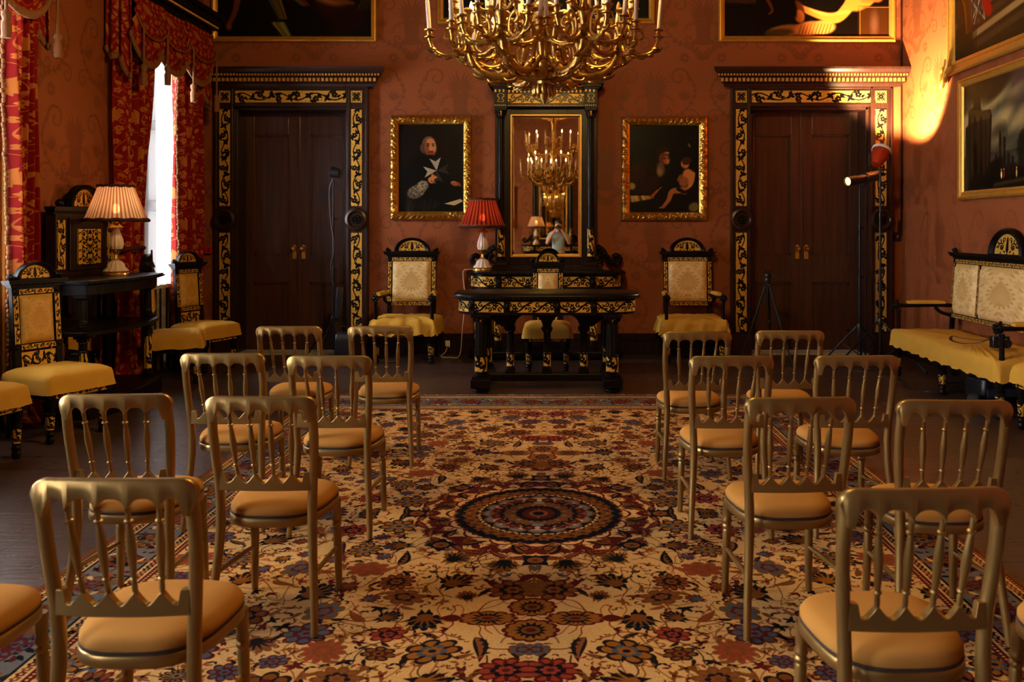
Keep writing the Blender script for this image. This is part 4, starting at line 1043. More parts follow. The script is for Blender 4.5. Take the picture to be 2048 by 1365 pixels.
# ------------------------------------------------------------------ gold spindle-back banquet chair
def align(a, b):
    a, b = Vector(a), Vector(b); q = Vector((0, 0, 1)).rotation_difference(b-a)
    return Matrix.Translation(a) @ q.to_matrix().to_4x4(), (b-a).length
def banquet_chair(loc, rz, label, group):
    t = thing('banquet_chair', label, 'chair', loc, rz, group); G = M_['goldpaint']
    px = lambda z: float(np.interp(z, [0, .12, .28, .42, .55, .7, .86], [.197, .190, .177, .170, .176, .188, .186]))
    py = lambda z: float(np.interp(z, [0, .12, .28, .42, .55, .7, .86], [.235, .215, .188, .176, .182, .203, .236]))
    bow = lambda x: .016*(1-(x/.19)**2)
    for s in (-1, 1):
        zs = [.0, .06, .14, .22, .30, .38, .46, .55, .64, .73, .80, .85]
        MB().tube([(s*px(z), py(z), z) for z in zs], [.0135, .0145, .0155, .0165, .0175, .0185, .0185, .0178, .0175, .0175, .0175, .016], 10, 1.0, up=(1, 0, 0)).build('rear_post', G, t, smooth=50)
    cx = [-.114, -.038, .038, .114]
    def zb(x):
        e = [-.172]+cx+[.172]; x = max(-.1719, min(.1719, x))
        for i in range(5):
            if e[i] <= x <= e[i+1]:
                q = (x-e[i])/(e[i+1]-e[i]); lo0 = .805 if i > 0 else .78; lo1 = .805 if i < 4 else .78
                return lerp(lo0, lo1, q)+(.837-lerp(lo0, lo1, q))*max(0, 1-abs(2*q-1)**2.4)**.6
        return .78
    xs = sorted(set([-.206+.412*i/56 for i in range(57)]+[c+d for c in cx for d in (-.006, 0, .006)]+[-.172, .172, -.204, -.2, .2, .204]))
    rings = []
    for x in xs:
        q = max(0, abs(x)-.166)/.040; zt = .886-.034*(1-sqrt(max(0, 1-q*q)))-.002*abs(x/.2); z0 = zb(x) if abs(x) < .172 else .79+.05*max(0, (abs(x)-.19)/.016)
        z0 = min(z0, zt-.008); y = .236+bow(x)+.0; h = .0125; c = .005
        rings.append([(x, y-h, z0+c), (x, y-h+c, z0), (x, y+h-c, z0), (x, y+h, z0+c), (x, y+h, zt-c), (x, y+h-c, zt), (x, y-h+c, zt), (x, y-h, zt-c)])
    MB().loft(rings).build('crest_rail', G, t, smooth=55)
    bx = [-.100, -.034, .034, .100]; rings = []
    for i in range(61):
        x = -.170+.340*i/60; m = min(abs(x-b) for b in bx); zt = .556+.034*max(0, 1-m/.030)**1.25
        if abs(x) > .142: zt = .592
        zt = max(zt, .556); y = .186+bow(x); h = .011
        rings.append([(x, y-h, .530), (x, y+h, .526), (x, y+h, zt), (x, y-h, zt)])
    MB().loft(rings).build('lower_rail', G, t, bevel=.002, smooth=50)
    for a, b in zip(bx, cx):
        Mx, L = align((a, .186+bow(a), .575), (b, .236+bow(b), .815))
        pr = [(.0085, 0), (.0065, .05), (.0075, .10), (.0062, .18), (.0105, .195), (.0105, .212), (.0068, .225), (.0085, .32), (.0118, .52), (.0112, .62), (.0078, .79), (.0066, .825), (.0108, .84), (.0108, .858), (.0066, .87), (.0072, 1)]
        MB().at(Mx).lathe([(r, z*L) for r, z in pr], 10).build('spindle', G, t, smooth=50)
    def out(k=1.0, n=44, pw=3.0, grow=0):
        P = []
        for i in range(n):
            a = 2*pi*i/n; c, s = cos(a), sin(a)
            ux, uy = abs(c)**(2/pw)*(1 if c > 0 else -1), abs(s)**(2/pw)*(1 if s > 0 else -1)
            w = lerp(.212, .172, (uy+1)/2)
            P.append(((ux*(w+grow))*k, (uy*(.198+grow))*k-.012))
        return P
    f = MB(); f.loft([[(x, y, z) for x, y in out(1, grow=g)] for z, g in ((.380, -.004), (.384, 0), (.411, 0), (.415, -.004))]); f.build('seat_frame', G, t, smooth=50)
    c = MB(); c.loft([[(x, y, z) for x, y in out(k)] for k, z in ((.93, .412), (.985, .424), (.985, .437), (.94, .452), (.84, .462), (.65, .470), (.4, .474), (.12, .476))]); cu = c.build('seat_cushion', M_['tan'], t, smooth=70)
    w = MB(); w.loft([[(x, y, z) for x, y in out(k)] for k, z in ((.955, .4145), (.992, .416), (.992, .424), (.955, .426))]); w.build('welt', M_['welt'], cu, smooth=50)
    for s in (-1, 1):
        Mx, L = align((s*.176, -.178, 0), (s*.168, -.158, .385))
        MB().at(Mx).lathe([(.0135, 0), (.0155, .12), (.0175, .26), (.0145, .268), (.0195, .276), (.0195, .284), (.0145, .290), (.0195, .298), (.0195, .306), (.016, .314), (.0185, .34), (.0195, L)], 14).build('front_leg', G, t, smooth=50)
        MB().tube([(s*.171, -.168, .185), (s*.178, 0, .20), (s*.183, .200, .215)], [.008, .0105, .008], 8).build('stretcher', G, t, smooth=50)
    return t

# ------------------------------------------------------------------ ebonised and gilt seats
def turned_leg(parent, x, y, h, r=.030, n=18):
    b = MB().at(T(x, y, 0))
    b.lathe([(r*.55, 0), (r*.85, .012), (r*.95, .03), (r*.7, .05), (r*.95, .06), (r*.95, .075), (r*.72, .085), (r*.80, .10), (r*.95, h*.62), (r*1.2, h*.64), (r*1.2, h*.68), (r*.85, h*.71), (r*1.05, h*.80), (r*1.3, h*.84), (r*1.3, h)], n)
    o = b.build('leg', M_['ebony'], parent, smooth=40)
    MB().at(T(x, y, 0)).lathe([(r*.84, .10), (r*.99, h*.615)], n, uv=(1, h/.4)).build('inlay_band', M_['band'], o, smooth=40)
    return o
def rrect(hx, hy, r, n=6):
    P = []
    for cx, cy, a0 in ((hx-r, hy-r, 0), (-hx+r, hy-r, pi/2), (-hx+r, -hy+r, pi), (hx-r, -hy+r, 3*pi/2)):
        for i in range(n+1): a = a0+pi/2*i/n; P.append((cx+r*cos(a), cy+r*sin(a)))
    return P
def dense(P, m=4):
    out = []
    for i in range(len(P)):
        a, b = P[i], P[(i+1) % len(P)]
        k = max(1, int(math.hypot(b[0]-a[0], b[1]-a[1])/.03))
        for j in range(k): out.append((lerp(a[0], b[0], j/k), lerp(a[1], b[1], j/k)))
    return out
def slip_cover(parent, hx, hy, z0, z1, seed, loose=1.0, mat='cover', dome=.045):
    P = dense(rrect(hx, hy, .035)); r = random.Random(seed); ph = [r.uniform(0, 6.28) for _ in range(6)]
    wr = lambda i, k: (sin(i*.9+ph[k])+.7*sin(i*2.1+ph[(k+2) % 6]))*.006*loose
    rings = []
    for k, (g, z) in enumerate(((.022, z0), (.012, lerp(z0, z1, .35)), (.004, lerp(z0, z1, .75)), (-.004, z1), (-.03, z1+dome*.35))):
        ring = []
        for i, (x, y) in enumerate(P):
            L = math.hypot(x, y)+1e-6; w = wr(i, k)*(1.3-.3*k) if k < 3 else wr(i, k)*.4
            ring.append((x+(x/L)*(g+w), y+(y/L)*(g+w), z+(wr(i, 4)*.9 if k == 0 else wr(i, k)*.5)))
        rings.append(ring)
    for s, zz in ((.78, .72), (.5, .95), (.2, 1)):
        rings.append([(x*s, y*s, z1+dome*zz+.5*wr(i, 3)*s) for i, (x, y) in enumerate(P)])
    return MB().loft(rings).build('slip_cover', M_[mat], parent, smooth=80)
def pad(name, parent, x0, x1, z0, z1, y, depth, mat, M=None):
    def fn(u, v):
        e = min(1, 9*min(u, 1-u)*(x1-x0)/.5); g = min(1, 9*min(v, 1-v)*(z1-z0)/.5)
        d = (1-(1-e)**2)*(1-(1-g)**2)
        return (lerp(x0, x1, u), y-depth*d, lerp(z0, z1, v))
    b = MB(); b.M = M or Matrix(); b.grid(fn, 20, 20)
    return b.build(name, M_[mat], parent, smooth=80)
def pediment(parent, M, R, hh, z, thick=.05, mat='fan', cx=0, wing=0):
    n = 22; b = MB().at(M)
    outer = [(cx+R*cos(pi*i/n), z+hh*sin(pi*i/n)) for i in range(n+1)]; k = .74
    inner = [(cx+R*k*cos(pi*i/n), z+.012+hh*k*sin(pi*i/n)) for i in range(n+1)]
    rings = []
    for i in range(n+1):
        (xo, zo), (xi, zi) = outer[i], inner[i]; xm, zm = (xo*.7+xi*.3), (zo*.7+zi*.3)
        rings.append([(xi, -.012, zi), (xi, thick*-.55, zi), (xm, -thick, zm), (xo, -thick*.8, zo), (xo, .012, zo)])
    b.loft(rings); b.prism([(cx-R, z-.001), (cx+R, z-.001)]+[(x, zz) for x, zz in outer[1:-1]], -.012, .012)
    o = b.build('pediment', M_['ebony'], parent, smooth=40)
    f = MB().at(M); P = [(x, -.0135, zz) for x, zz in inner]
    f.add(P, [tuple(range(n+1))], [[((x-cx)/(2*R*k)+.5, (zz-z-.012)/(hh*k)) for x, _, zz in P]]); f.build('tympanum', M_[mat], o, smooth=0)
    return o
def cornice(parent, M, w, z, d0=.03, mat='ebony', h=.055):
    b = MB().at(M)
    for q, z0, z1 in ((0, 0, .25), (.35, .25, .45), (.75, .45, .7), (1, .7, 1)):
        b.box(-w/2-d0*q, w/2+d0*q, -.028-d0*q, .028, z+h*z0, z+h*z1)
    dentils(b, -w/2-d0*.5, w/2+d0*.5, -.028-d0*.62, -.028-d0*.3, z+h*.26, z+h*.44, .018)
    return b.build('cornice', M_[mat], parent, smooth=0)
def gothic_seat(name, label, cat, loc, rz, w=.50, d=.48, bw=.36, zp0=.62, zp1=1.07, ped=(.155, .13), arms=False, panels=None, padmat='cream', group=None, seed=1, zs=(.375, .455), loose=1.0, arm_z=.72):
    t = thing(name, label, cat, loc, rz, group); E = M_['ebony']
    yb = d/2-.03; BM = T(0, yb, 0) @ Matrix.Translation((0, 0, .45)) @ Matrix.Rotation(-.07, 4, 'X') @ Matrix.Translation((0, 0, -.45))
    hw, hd = w/2, d/2; lh = zs[0]-.005
    nl = [(-hw+.045), (hw-.045)] if w < 1.2 else [-hw+.045, 0, hw-.045]
    for x in nl: turned_leg(t, x, -hd+.05, lh-.05, .036 if arms else .031)
    for s in (-1, 1):
        x = s*(hw-.05 if w < 1.2 else hw-.05)
        MB().loft([[(x+a*q, hd-.05+o+b_*q, z) for a, b_ in ((-1, -1), (1, -1), (1, 1), (-1, 1))] for z, q, o in ((0, .017, .05), (.2, .02, .02), (lh-.03, .024, 0))]).build('leg', E, t, bevel=.003, smooth=0)
    fr = MB(); fr.box(-hw, hw, -hd, hd-.01, lh-.055, lh+.04); fr.build('seat_rail', E, t, bevel=.004, smooth=0)
    for s in (-1, 1) if w < 1.2 else ():
        pass
    f = MB(); panel_quad(f, -hw+.05, hw-.05, lh-.05, lh+.0, -hd-.0015, True, 0, min(1, w/.6)); f.build('seat_rail_inlay', M_['vine_level'], t, smooth=0)
    slip_cover(t, hw+.012, hd+.008, zs[0]-(.055 if arms else .022), zs[1], seed, loose)
    # back
    st = .052 if w < 1.2 else .045; hb = bw/2
    xs = panels or [(-hb+st, hb-st)]
    b = MB().at(BM)
    for s in (-1, 1): b.box(s*hb-(st if s > 0 else 0), s*hb+(0 if s > 0 else st), -.02, .02, .33, zp1+.01)
    b.box(-hb, hb, -.02, .02, zp1-.045, zp1+.01); b.box(-hb, hb, -.02, .02, zp0, zp0+.045); b.box(-hb+st, hb-st, .005, .018, zp0, zp1)
    for i in range(len(xs)-1): b.box(xs[i][1], xs[i+1][0], -.02, .02, zp0, zp1)
    bf = b.build('back_frame', E, t, bevel=.003, smooth=0)
    il = MB().at(BM); e = .006
    for s in (-1, 1):
        x0, x1 = (s*hb-(st if s > 0 else 0)+e, s*hb+(0 if s > 0 else st)-e)
        il = MB().at(BM); panel_quad(il, x0, x1, zp0+.05, zp1-.05, -.0215, False, .1, .1+(zp1-zp0)/.6); il.build('stile_inlay', M_['vine'], bf, smooth=0)
    for i in range(len(xs)-1): il = MB().at(BM); panel_quad(il, xs[i][1]+e, xs[i+1][0]-e, zp0+.05, zp1-.05, -.0215, False, 0, (zp1-zp0)/.6); il.build('stile_inlay', M_['vine'], bf, smooth=0)
    for z in (zp1-.041, zp0+.004): il = MB().at(BM); panel_quad(il, -hb+st, hb-st, z, z+.037, -.0215, True, 0, bw/.42); il.build('rail_inlay', M_['vine_level'], bf, smooth=0)
    for x in [-hb+st/2, hb-st/2]:
        for z in (zp1-.02, zp0+.02): MB().at(BM).ball(x, -.02, z, .016, 1, .6, 1, 10).build('boss', E, bf)
    for x0, x1 in xs: pad('back_pad', t, x0+.006, x1-.006, zp0+.048, zp1-.048, -.012, .036, padmat, BM)
    cornice(t, BM, bw+.02, zp1+.01, .035)
    pediment(t, BM, ped[0], ped[1], zp1+.064)
    for s in (-1, 1):
        q = MB().at(BM); x = s*(bw/2+.005)
        q.ball(x, -.01, zp1+.088, .026, .9, 1, 1, 12); q.ball(x-s*.028, -.01, zp1+.078, .017, 1, 1, 1, 8); q.ball(x, -.034, zp1+.09, .011, 1, 1, 1, 8)
        q.build('finial', E, t)
    if w < 1.2 and not arms:
        il = MB().at(BM); panel_quad(il, -hb+st, hb-st, zp0-.14, zp0-.01, -.012, True, 0, .5); il.build('lower_splat', M_['vine_level'], t, smooth=0)
    if arms:
        ax = hw-.035
        for s in (-1, 1):
            x = s*ax; xb = s*(hb-.02)
            q = MB(); q.lathe([(.022, zs[0]-.02), (.024, zs[1]), (.02, zs[1]+.03), (.018, arm_z-.12), (.023, arm_z-.10), (.023, arm_z-.085), (.02, arm_z-.07)], 14, flute=7, depth=.05, cx=x, cy=-hd+.06)
            po = q.build('arm_post', E, t)
            q = MB(); q.tube(crv([(xb, yb-.02+.02, arm_z-.03), (lerp(xb, x, .6), yb*.5, arm_z-.025), (x, -hd+.16, arm_z-.03), (x, -hd+.06, arm_z-.03)], 5), .026, 8, .8)
            ar = q.build('arm', E, t, smooth=50)
            q = MB(); q.ball(x, -hd+.04, arm_z-.03, .042, 1, .9, 1, 14)
            for k in range(6): q.ball(x+.03*cos(k*pi/3), -hd+.012, arm_z-.03+.03*sin(k*pi/3), .014, 1, 1, 1, 8)
            q.ball(x, -hd+.004, arm_z-.03, .018, 1, 1, 1, 8); q.ball(x, -hd+.05, arm_z+.018, .014, 1, 1, 1, 8); q.build('arm_scroll', E, ar)
            q = MB(); L0, L1 = yb-.07, -hd+.15
            q.at(Matrix.Translation((0, 0, 0))).loft([[(lerp(xb, x, .35+.6*k/6)+a, lerp(L0, L1, k/6), arm_z-.012+c*(1 if 0 < k < 6 else .8)) for a, c in ((-.034, 0), (.034, 0), (.036, .022), (.02, .036), (-.02, .036), (-.036, .022))] for k in range(7)])
            q.build('arm_pad', M_['cover'], ar, smooth=60)
            br = MB(); br.tube(crv([(xb, yb-.0, arm_z-.13), (lerp(xb, x, .4), yb-.1, arm_z-.1), (lerp(xb, x, .5), yb-.16, arm_z-.05)], 5), .018, 8); br.build('arm_bracket', E, ar)
    return t

# ------------------------------------------------------------------ table lamp
def table_lamp(label, loc, kind, r=.27, lit=LAMP_W):
    t = thing('table_lamp', label, 'lamp', loc)
    MB().lathe([(.118, 0), (.12, .008), (.116, .026), (.10, .032), (.095, .04)], 32).build('base', M_['brass'], t)
    MB().lathe([(.105, .04), (.1, .05), (.075, .075), (.068, .105), (.05, .128), (.03, .14), (.022, .142)], 48, flute=12, depth=.06).build('glass_foot', M_['milk'], t)
    MB().lathe([(.018, .142), (.026, .15), (.016, .17), (.013, .195), (.028, .205), (.03, .215), (.038, .225), (.052, .245), (.03, .245)], 28, flute=10, depth=.08).build('gilt_stem', M_['brass'], t)
    MB().lathe([(.03, .226), (.052, .25), (.062, .285), (.058, .33), (.042, .38), (.03, .415), (.024, .44)], 48, flute=11, depth=.07).build('glass_body', M_['milk'], t)
    MB().lathe([(.024, .438), (.062, .446), (.055, .455), (.036, .475), (.022, .487), (.02, .50), (.045, .506), (.045, .516), (.018, .52), (.018, .56)], 28, flute=9, depth=.05).build('collar', M_['brass'], t)
    MB().ball(0, 0, .62, .034, 1, 1, 1.35, 14).build('bulb', M_['bulb'], t)
    z0, z1, r0, r1 = .515, .83, r, r*.56
    n = 180; rings = []
    for k in range(7):
        v = k/6; ring = []
        for j in range(n):
            a = 2*pi*j/n; rr = lerp(r0, r1, v**.92)*(1+.012*sin(a*45)+.006*sin(a*11+2))
            ring.append((rr*cos(a), rr*sin(a), lerp(z0, z1, v)))
        rings.append(ring)
    sh = MB().loft(rings, cap=False, uv=(1, 1)).build('lamp_shade', M_['shade_pale' if kind == 'pale' else 'shade_red'], t, smooth=80)
    for rr, z, w in ((r0, z0, .016), (r1, z1, .013)):
        MB().tube([(rr*1.015*cos(2*pi*i/60)*(1+.006*sin(i*1.9)), rr*1.015*sin(2*pi*i/60)*(1+.006*sin(i*1.9)), z+.004*sin(i*1.3)) for i in range(61)], w, 8).build('shade_trim', M_['fringe'], sh, smooth=60)
    if kind != 'pale':
        for rr, z in ((r0*1.03, z0+.014), (r1*1.05, z1-.012)):
            MB().tube([(rr*cos(2*pi*i/60), rr*sin(2*pi*i/60), z) for i in range(61)], .006, 6).build('gold_braid', M_['rope'], sh, smooth=60)
    lamp_light('bulb_light', 'POINT', (0, 0, .66), lit, (1.0, .70, .40), t, .035)
    return t

# ------------------------------------------------------------------ columns, wrapped friezes
def column(parent, x, y, z0, z1, r, gilt=(0, 0), flute=True, name='column', cap='keyhole'):
    b = MB().at(T(x, y, 0)); h = z1-z0; c = min(.12, h*.14)
    b.box(-r*1.35, r*1.35, -r*1.35, r*1.35, z0, z0+.025); b.lathe([(r*1.3, z0+.025), (r*1.35, z0+.04), (r*1.05, z0+.05), (r*1.15, z0+.06), (r*.98, z0+.07)], 20)
    b.lathe([(r*.98, z0+.065), (r*.98, gilt[1] if gilt[1] else z0+.07)], 20)
    s0 = gilt[1] if gilt[1] else z0+.07
    b.lathe([(r*1.1, s0), (r*1.1, s0+.012), (r*.95, s0+.02)], 20)
    b.lathe([(r*.95, s0+.015), (r*.86, z1-c)], 40 if flute else 20, flute=10 if flute else 0, depth=.07)
    b.lathe([(r*.88, z1-c), (r*1.05, z1-c+.01), (r*.95, z1-c+.02), (r*1.3, z1-.03), (r*1.45, z1-.022)], 20)
    b.box(-r*1.5, r*1.5, -r*1.5, r*1.5, z1-.022, z1)
    for k in range(8):
        a = k*pi/4+pi/8; b.ball(r*1.12*cos(a), r*1.12*sin(a), z1-c*.45, r*.34, 1, 1, 1.5, 8)
    o = b.build(name, M_['ebony'], parent, smooth=40)
    if gilt[1]:
        MB().at(T(x, y, 0)).lathe([(r*1.0, gilt[0]), (r*1.0, gilt[1])], 24, uv=(1, (gilt[1]-gilt[0])/.36)).build('inlay_band', M_['band'], o, smooth=40)
    f = MB().at(T(x, y, 0)); f.add([(-.012, -r*1.3, z1-c*.25), (.012, -r*1.3, z1-c*.25), (.005, -r*1.05, z1-c*.7), (-.005, -r*1.05, z1-c*.7)], [(0, 1, 2, 3)]); f.build('gilt_drop', M_['dot'], o, smooth=0)
    return o
def path_len(P): return [0]+list(np.cumsum([math.hypot(P[i+1][0]-P[i][0], P[i+1][1]-P[i][1]) for i in range(len(P)-1)]))
def wrap(name, parent, P, z0, z1, mat, per, off=0):
    L = path_len(P); b = MB()
    for i in range(len(P)-1):
        (xa, ya), (xb, yb) = P[i], P[i+1]
        b.quad((xa, ya, z0), (xb, yb, z0), (xb, yb, z1), (xa, ya, z1), [(L[i]/per+off, 0), (L[i+1]/per+off, 0), (L[i+1]/per+off, 1), (L[i]/per+off, 1)])
    return b.build(name, mat, parent, smooth=40)
def along(P, s):
    L = path_len(P); i = min(max(int(np.searchsorted(L, s))-1, 0), len(P)-2); q = (s-L[i])/(L[i+1]-L[i])
    return (lerp(P[i][0], P[i+1][0], q), lerp(P[i][1], P[i+1][1], q)), atan2(P[i+1][1]-P[i][1], P[i+1][0]-P[i][0])
def dshape(hw, d, r, n=9):
    """front outline of a wall table (from the left wall round to the right); y runs to -d"""
    P = [(-hw, 0)]
    P += [(-hw+r-r*cos(pi/2*i/n), -d+r-r*sin(pi/2*i/n)) for i in range(n+1)]
    P += [(hw-r+r*sin(pi/2*i/n), -d+r-r*cos(pi/2*i/n)) for i in range(n+1)]
    return P+[(hw, 0)]
def gadroon(parent, P, z, r=.012, name='moulded_edge'):
    L = path_len(P)[-1]; b = MB(); n = int(L/.03)
    for i in range(n):
        (x, y), a = along(P, (i+.5)*L/n); b.ball(x, y, z, r, 1.15, 1.15, .9, 6)
    return b.build(name, M_['ebony'], parent, smooth=60)

def pier_table(label, loc, rz):
    """console table with tall columned looking glass"""
    t = thing('pier_table', label, 'console table', loc, rz); E = M_['ebony']
    P = dshape(.92, .55, .30); Q = dshape(.875, .51, .28); zt = 1.015
    MB().slab(P, zt-.032, zt).build('table_top', E, t, bevel=.006, smooth=0)
    gadroon(t, [(x*1.004, y*1.01) for x, y in P], zt-.022)
    MB().slab(Q, .80, zt-.03).build('apron', E, t, smooth=0)
    R = [(x*1.004, y*1.006) for x, y in Q]; wrap('frieze_inlay', t, R[1:-1], .835, .962, M_['frieze'], 1.25)
    L = path_len(R)[-1]
    for s in (.06, .29, .5, .71, .94):
        bl = MB(); (x, y), a = along(R, s*L); bl.at(T(x, y, 0, a)).box(-.035, .035, -.016, .01, .80, .985); bl.ball(0, -.016, .89, .03, .9, .7, 1.3, 8)
        bl.build('frieze_block', E, t, bevel=.003, smooth=40)
    for x, y in ((-.80, -.22), (-.55, -.44), (.55, -.44), (.80, -.22)): column(t, x, y, .10, .80, .04, (.22, .46))
    for x in (-.7, .7): MB().box(x-.05, x+.05, -.06, -.01, .09, .8).build('rear_pilaster', E, t, bevel=.004, smooth=0)
    MB().slab(dshape(.90, .52, .28), .035, .10).build('plinth', E, t, bevel=.008, smooth=0)
    MB().slab(dshape(.86, .48, .28), 0.0, .036).build('plinth_foot', E, t, smooth=0)
    # looking glass
    b = MB(); b.box(-.66, .66, -.28, -.01, zt, 1.07); b.box(-.60, -.45, -.30, -.01, 1.07, 1.11); b.box(.45, .60, -.30, -.01, 1.07, 1.11)
    for s in (-1, 1):
        b.box(min(s*.415, s*.60), max(s*.415, s*.60), -.16, -.01, 1.07, 2.93)
    b.box(-.6, .6, -.14, -.01, 2.84, 2.95); b.box(-.6, .6, -.14, -.01, 1.07, 1.175); b.box(-.42, .42, -.04, -.01, 1.17, 2.85)
    fr = b.build('mirror_frame', M_['rosewood'], t, bevel=.004, smooth=0)
    g = MB()
    for s in (-1, 1): g.box(min(s*.405, s*.417), max(s*.405, s*.417), -.168, -.13, 1.17, 2.85)
    g.box(-.417, .417, -.168, -.13, 2.838, 2.85); g.box(-.417, .417, -.168, -.13, 1.17, 1.182); g.build('gilt_slip', M_['gilt_plain'], fr, smooth=0)
    gl = MB(); x0, x1, z0, z1, bv = -.406, .406, 1.181, 2.839, .028
    gl.quad((x0+bv, -.132, z0+bv), (x1-bv, -.132, z0+bv), (x1-bv, -.132, z1-bv), (x0+bv, -.132, z1-bv))
    c = [(x0, -.126, z0), (x1, -.126, z0), (x1, -.126, z1), (x0, -.126, z1)]; i_ = [(x0+bv, -.132, z0+bv), (x1-bv, -.132, z0+bv), (x1-bv, -.132, z1-bv), (x0+bv, -.132, z1-bv)]
    for k in range(4): gl.quad(c[k], c[(k+1) % 4], i_[(k+1) % 4], i_[k])
    gl.build('mirror_glass', M_['mirror'], t, smooth=0)
    for s in (-1, 1):
        column(t, s*.525, -.225, 1.11, 2.91, .043, (1.17, 1.50), False)
        q = MB()
        q.tube(crv([(s*.60, -.12, 1.30), (s*.68, -.12, 1.24), (s*.74, -.12, 1.12), (s*.84, -.12, 1.09), (s*.88, -.12, 1.15), (s*.83, -.12, 1.19), (s*.79, -.12, 1.16)], 6), [.03]*36+[.02], 8)
        for k in range(7): q.ball(s*(.62+.035*k), -.15, 1.27-.032*k, .03, 1, .8, 1, 8)
        q.tube(crv([(s*.60, -.12, 1.09), (s*.66, -.12, 1.13), (s*.64, -.12, 1.19), (s*.61, -.12, 1.17)], 5), .02, 8)
        q.build('carved_scroll', E, t, smooth=60)
    b = MB(); b.box(-.60, .60, -.25, -.01, 2.93, 3.13)
    for s in (-1, 1): b.box(s*.525-.075, s*.525+.075, -.30, -.01, 2.91, 3.13)
    b.m = 1; dentils(b, -.445, .445, -.256, -.25, 2.942, 2.952, .02); dentils(b, -.44, .44, -.268, -.25, 3.095, 3.125, .045, .4)
    for s in (-1, 1): dentils(b, s*.525-.07, s*.525+.07, -.306, -.30, 2.935, 2.947, .022); dentils(b, s*.525-.07, s*.525+.07, -.318, -.30, 3.095, 3.125, .04, .4)
    en = b.build('entablature', [E, M_['dot']], t, smooth=0)
    framed_inlay('entablature_inlay', M_['frieze'], -.445, .445, 2.965, 3.085, -.25, en, 'h', .0, .667)
    for s in (-1, 1): framed_inlay('keyhole_inlay', M_['keyhole'], s*.525-.055, s*.525+.055, 2.965, 3.085, -.30, en)
    b = MB()
    for k, (o, z0, z1) in enumerate(((.02, 3.13, 3.15), (.045, 3.15, 3.18), (.07, 3.18, 3.225))):
        b.box(-.60-o, .60+o, -.25-o, -.01, z0, z1)
        for s in (-1, 1): b.box(s*.525-.075-o, s*.525+.075+o, -.30-o, -.01, z0, z1)
    b.build('cornice', E, t, bevel=.003, smooth=0)
    return t

def library_table(label, loc):
    t = thing('library_table', label, 'desk', loc); E = M_['ebony']; zt = .905
    def oval(hx, hy, pw=3.4, n=72): 
        P = []
        for i in range(n):
            a = -pi/2-pi/n+2*pi*i/n; c, s = cos(a), sin(a)
            P.append((hx*abs(c)**(2/pw)*(1 if c > 0 else -1), hy*abs(s)**(2/pw)*(1 if s > 0 else -1)))
        return P
    top = MB(); top.loft([[(x, y, z) for x, y in oval(.885-g, .40-g)] for z, g in ((zt-.045, .02), (zt-.036, .004), (zt-.022, 0), (zt-.008, .004), (zt, .014))]); top.build('table_top', E, t, smooth=40)
    gadroon(t, oval(.88, .395)+[oval(.88, .395)[0]], zt-.036, .010)
    MB().loft([[(x, y, z) for x, y in oval(.835, .355)] for z in (.715, .862)]).build('apron', E, t, smooth=40)
    R = oval(.838, .358); R.append(R[0]); wrap('frieze_inlay', t, R, .735, .842, M_['frieze'], 1.10)
    L = path_len(R)[-1]
    for s in (.055, .135, .365, .445, .555, .635, .865, .945):
        bl = MB(); (x, y), a = along(R, (s*L) % L); bl.at(T(x, y, 0, a)).box(-.028, .028, -.014, .01, .715, .862); bl.ball(0, -.014, .79, .026, .9, .8, 1.4, 8)
        bl.build('frieze_block', E, t, bevel=.003, smooth=40)
    for x in (-.605, .605):
        for y in (-.285, .285):
            c = column(t, x, y, .125, .715, .058, (.19, .33))
            b = MB().at(T(x, y, 0)); b.box(-.09, .09, -.09, .09, .045, .125); b.lathe([(.05, 0), (.066, .012), (.07, .025), (.05, .046)], 18); b.build('foot_block', E, c, bevel=.006, smooth=40)
        MB().box(x-.05, x+.05, -.24, .24, .055, .115).build('end_stretcher', E, t, bevel=.006, smooth=0)
    MB().box(-.58, .58, -.07, .07, .06, .13).build('long_stretcher', E, t, bevel=.008, smooth=0)
    for x in (-.35, 0, .35): column(t, x, -.0, .13, .57, .036, (.185, .31))
    out = [(-.60, .716), (-.60, .60)]
    pts = []
    for i in range(2):
        c = -.175+.35*i
        pts += [(c-.135*cos(pi*k/12), .57+.125*sin(pi*k/12)) for k in range(13)]
    A = [(-.55, .66)]+[(-.44, .58), (-.385, .57)]+pts+[(.385, .57), (.44, .58), (.55, .66)]
    MB().prism([(.60, .716), (-.60, .716)]+A, -.035, .035).build('arcade', E, t, bevel=.003, smooth=0)
    return t

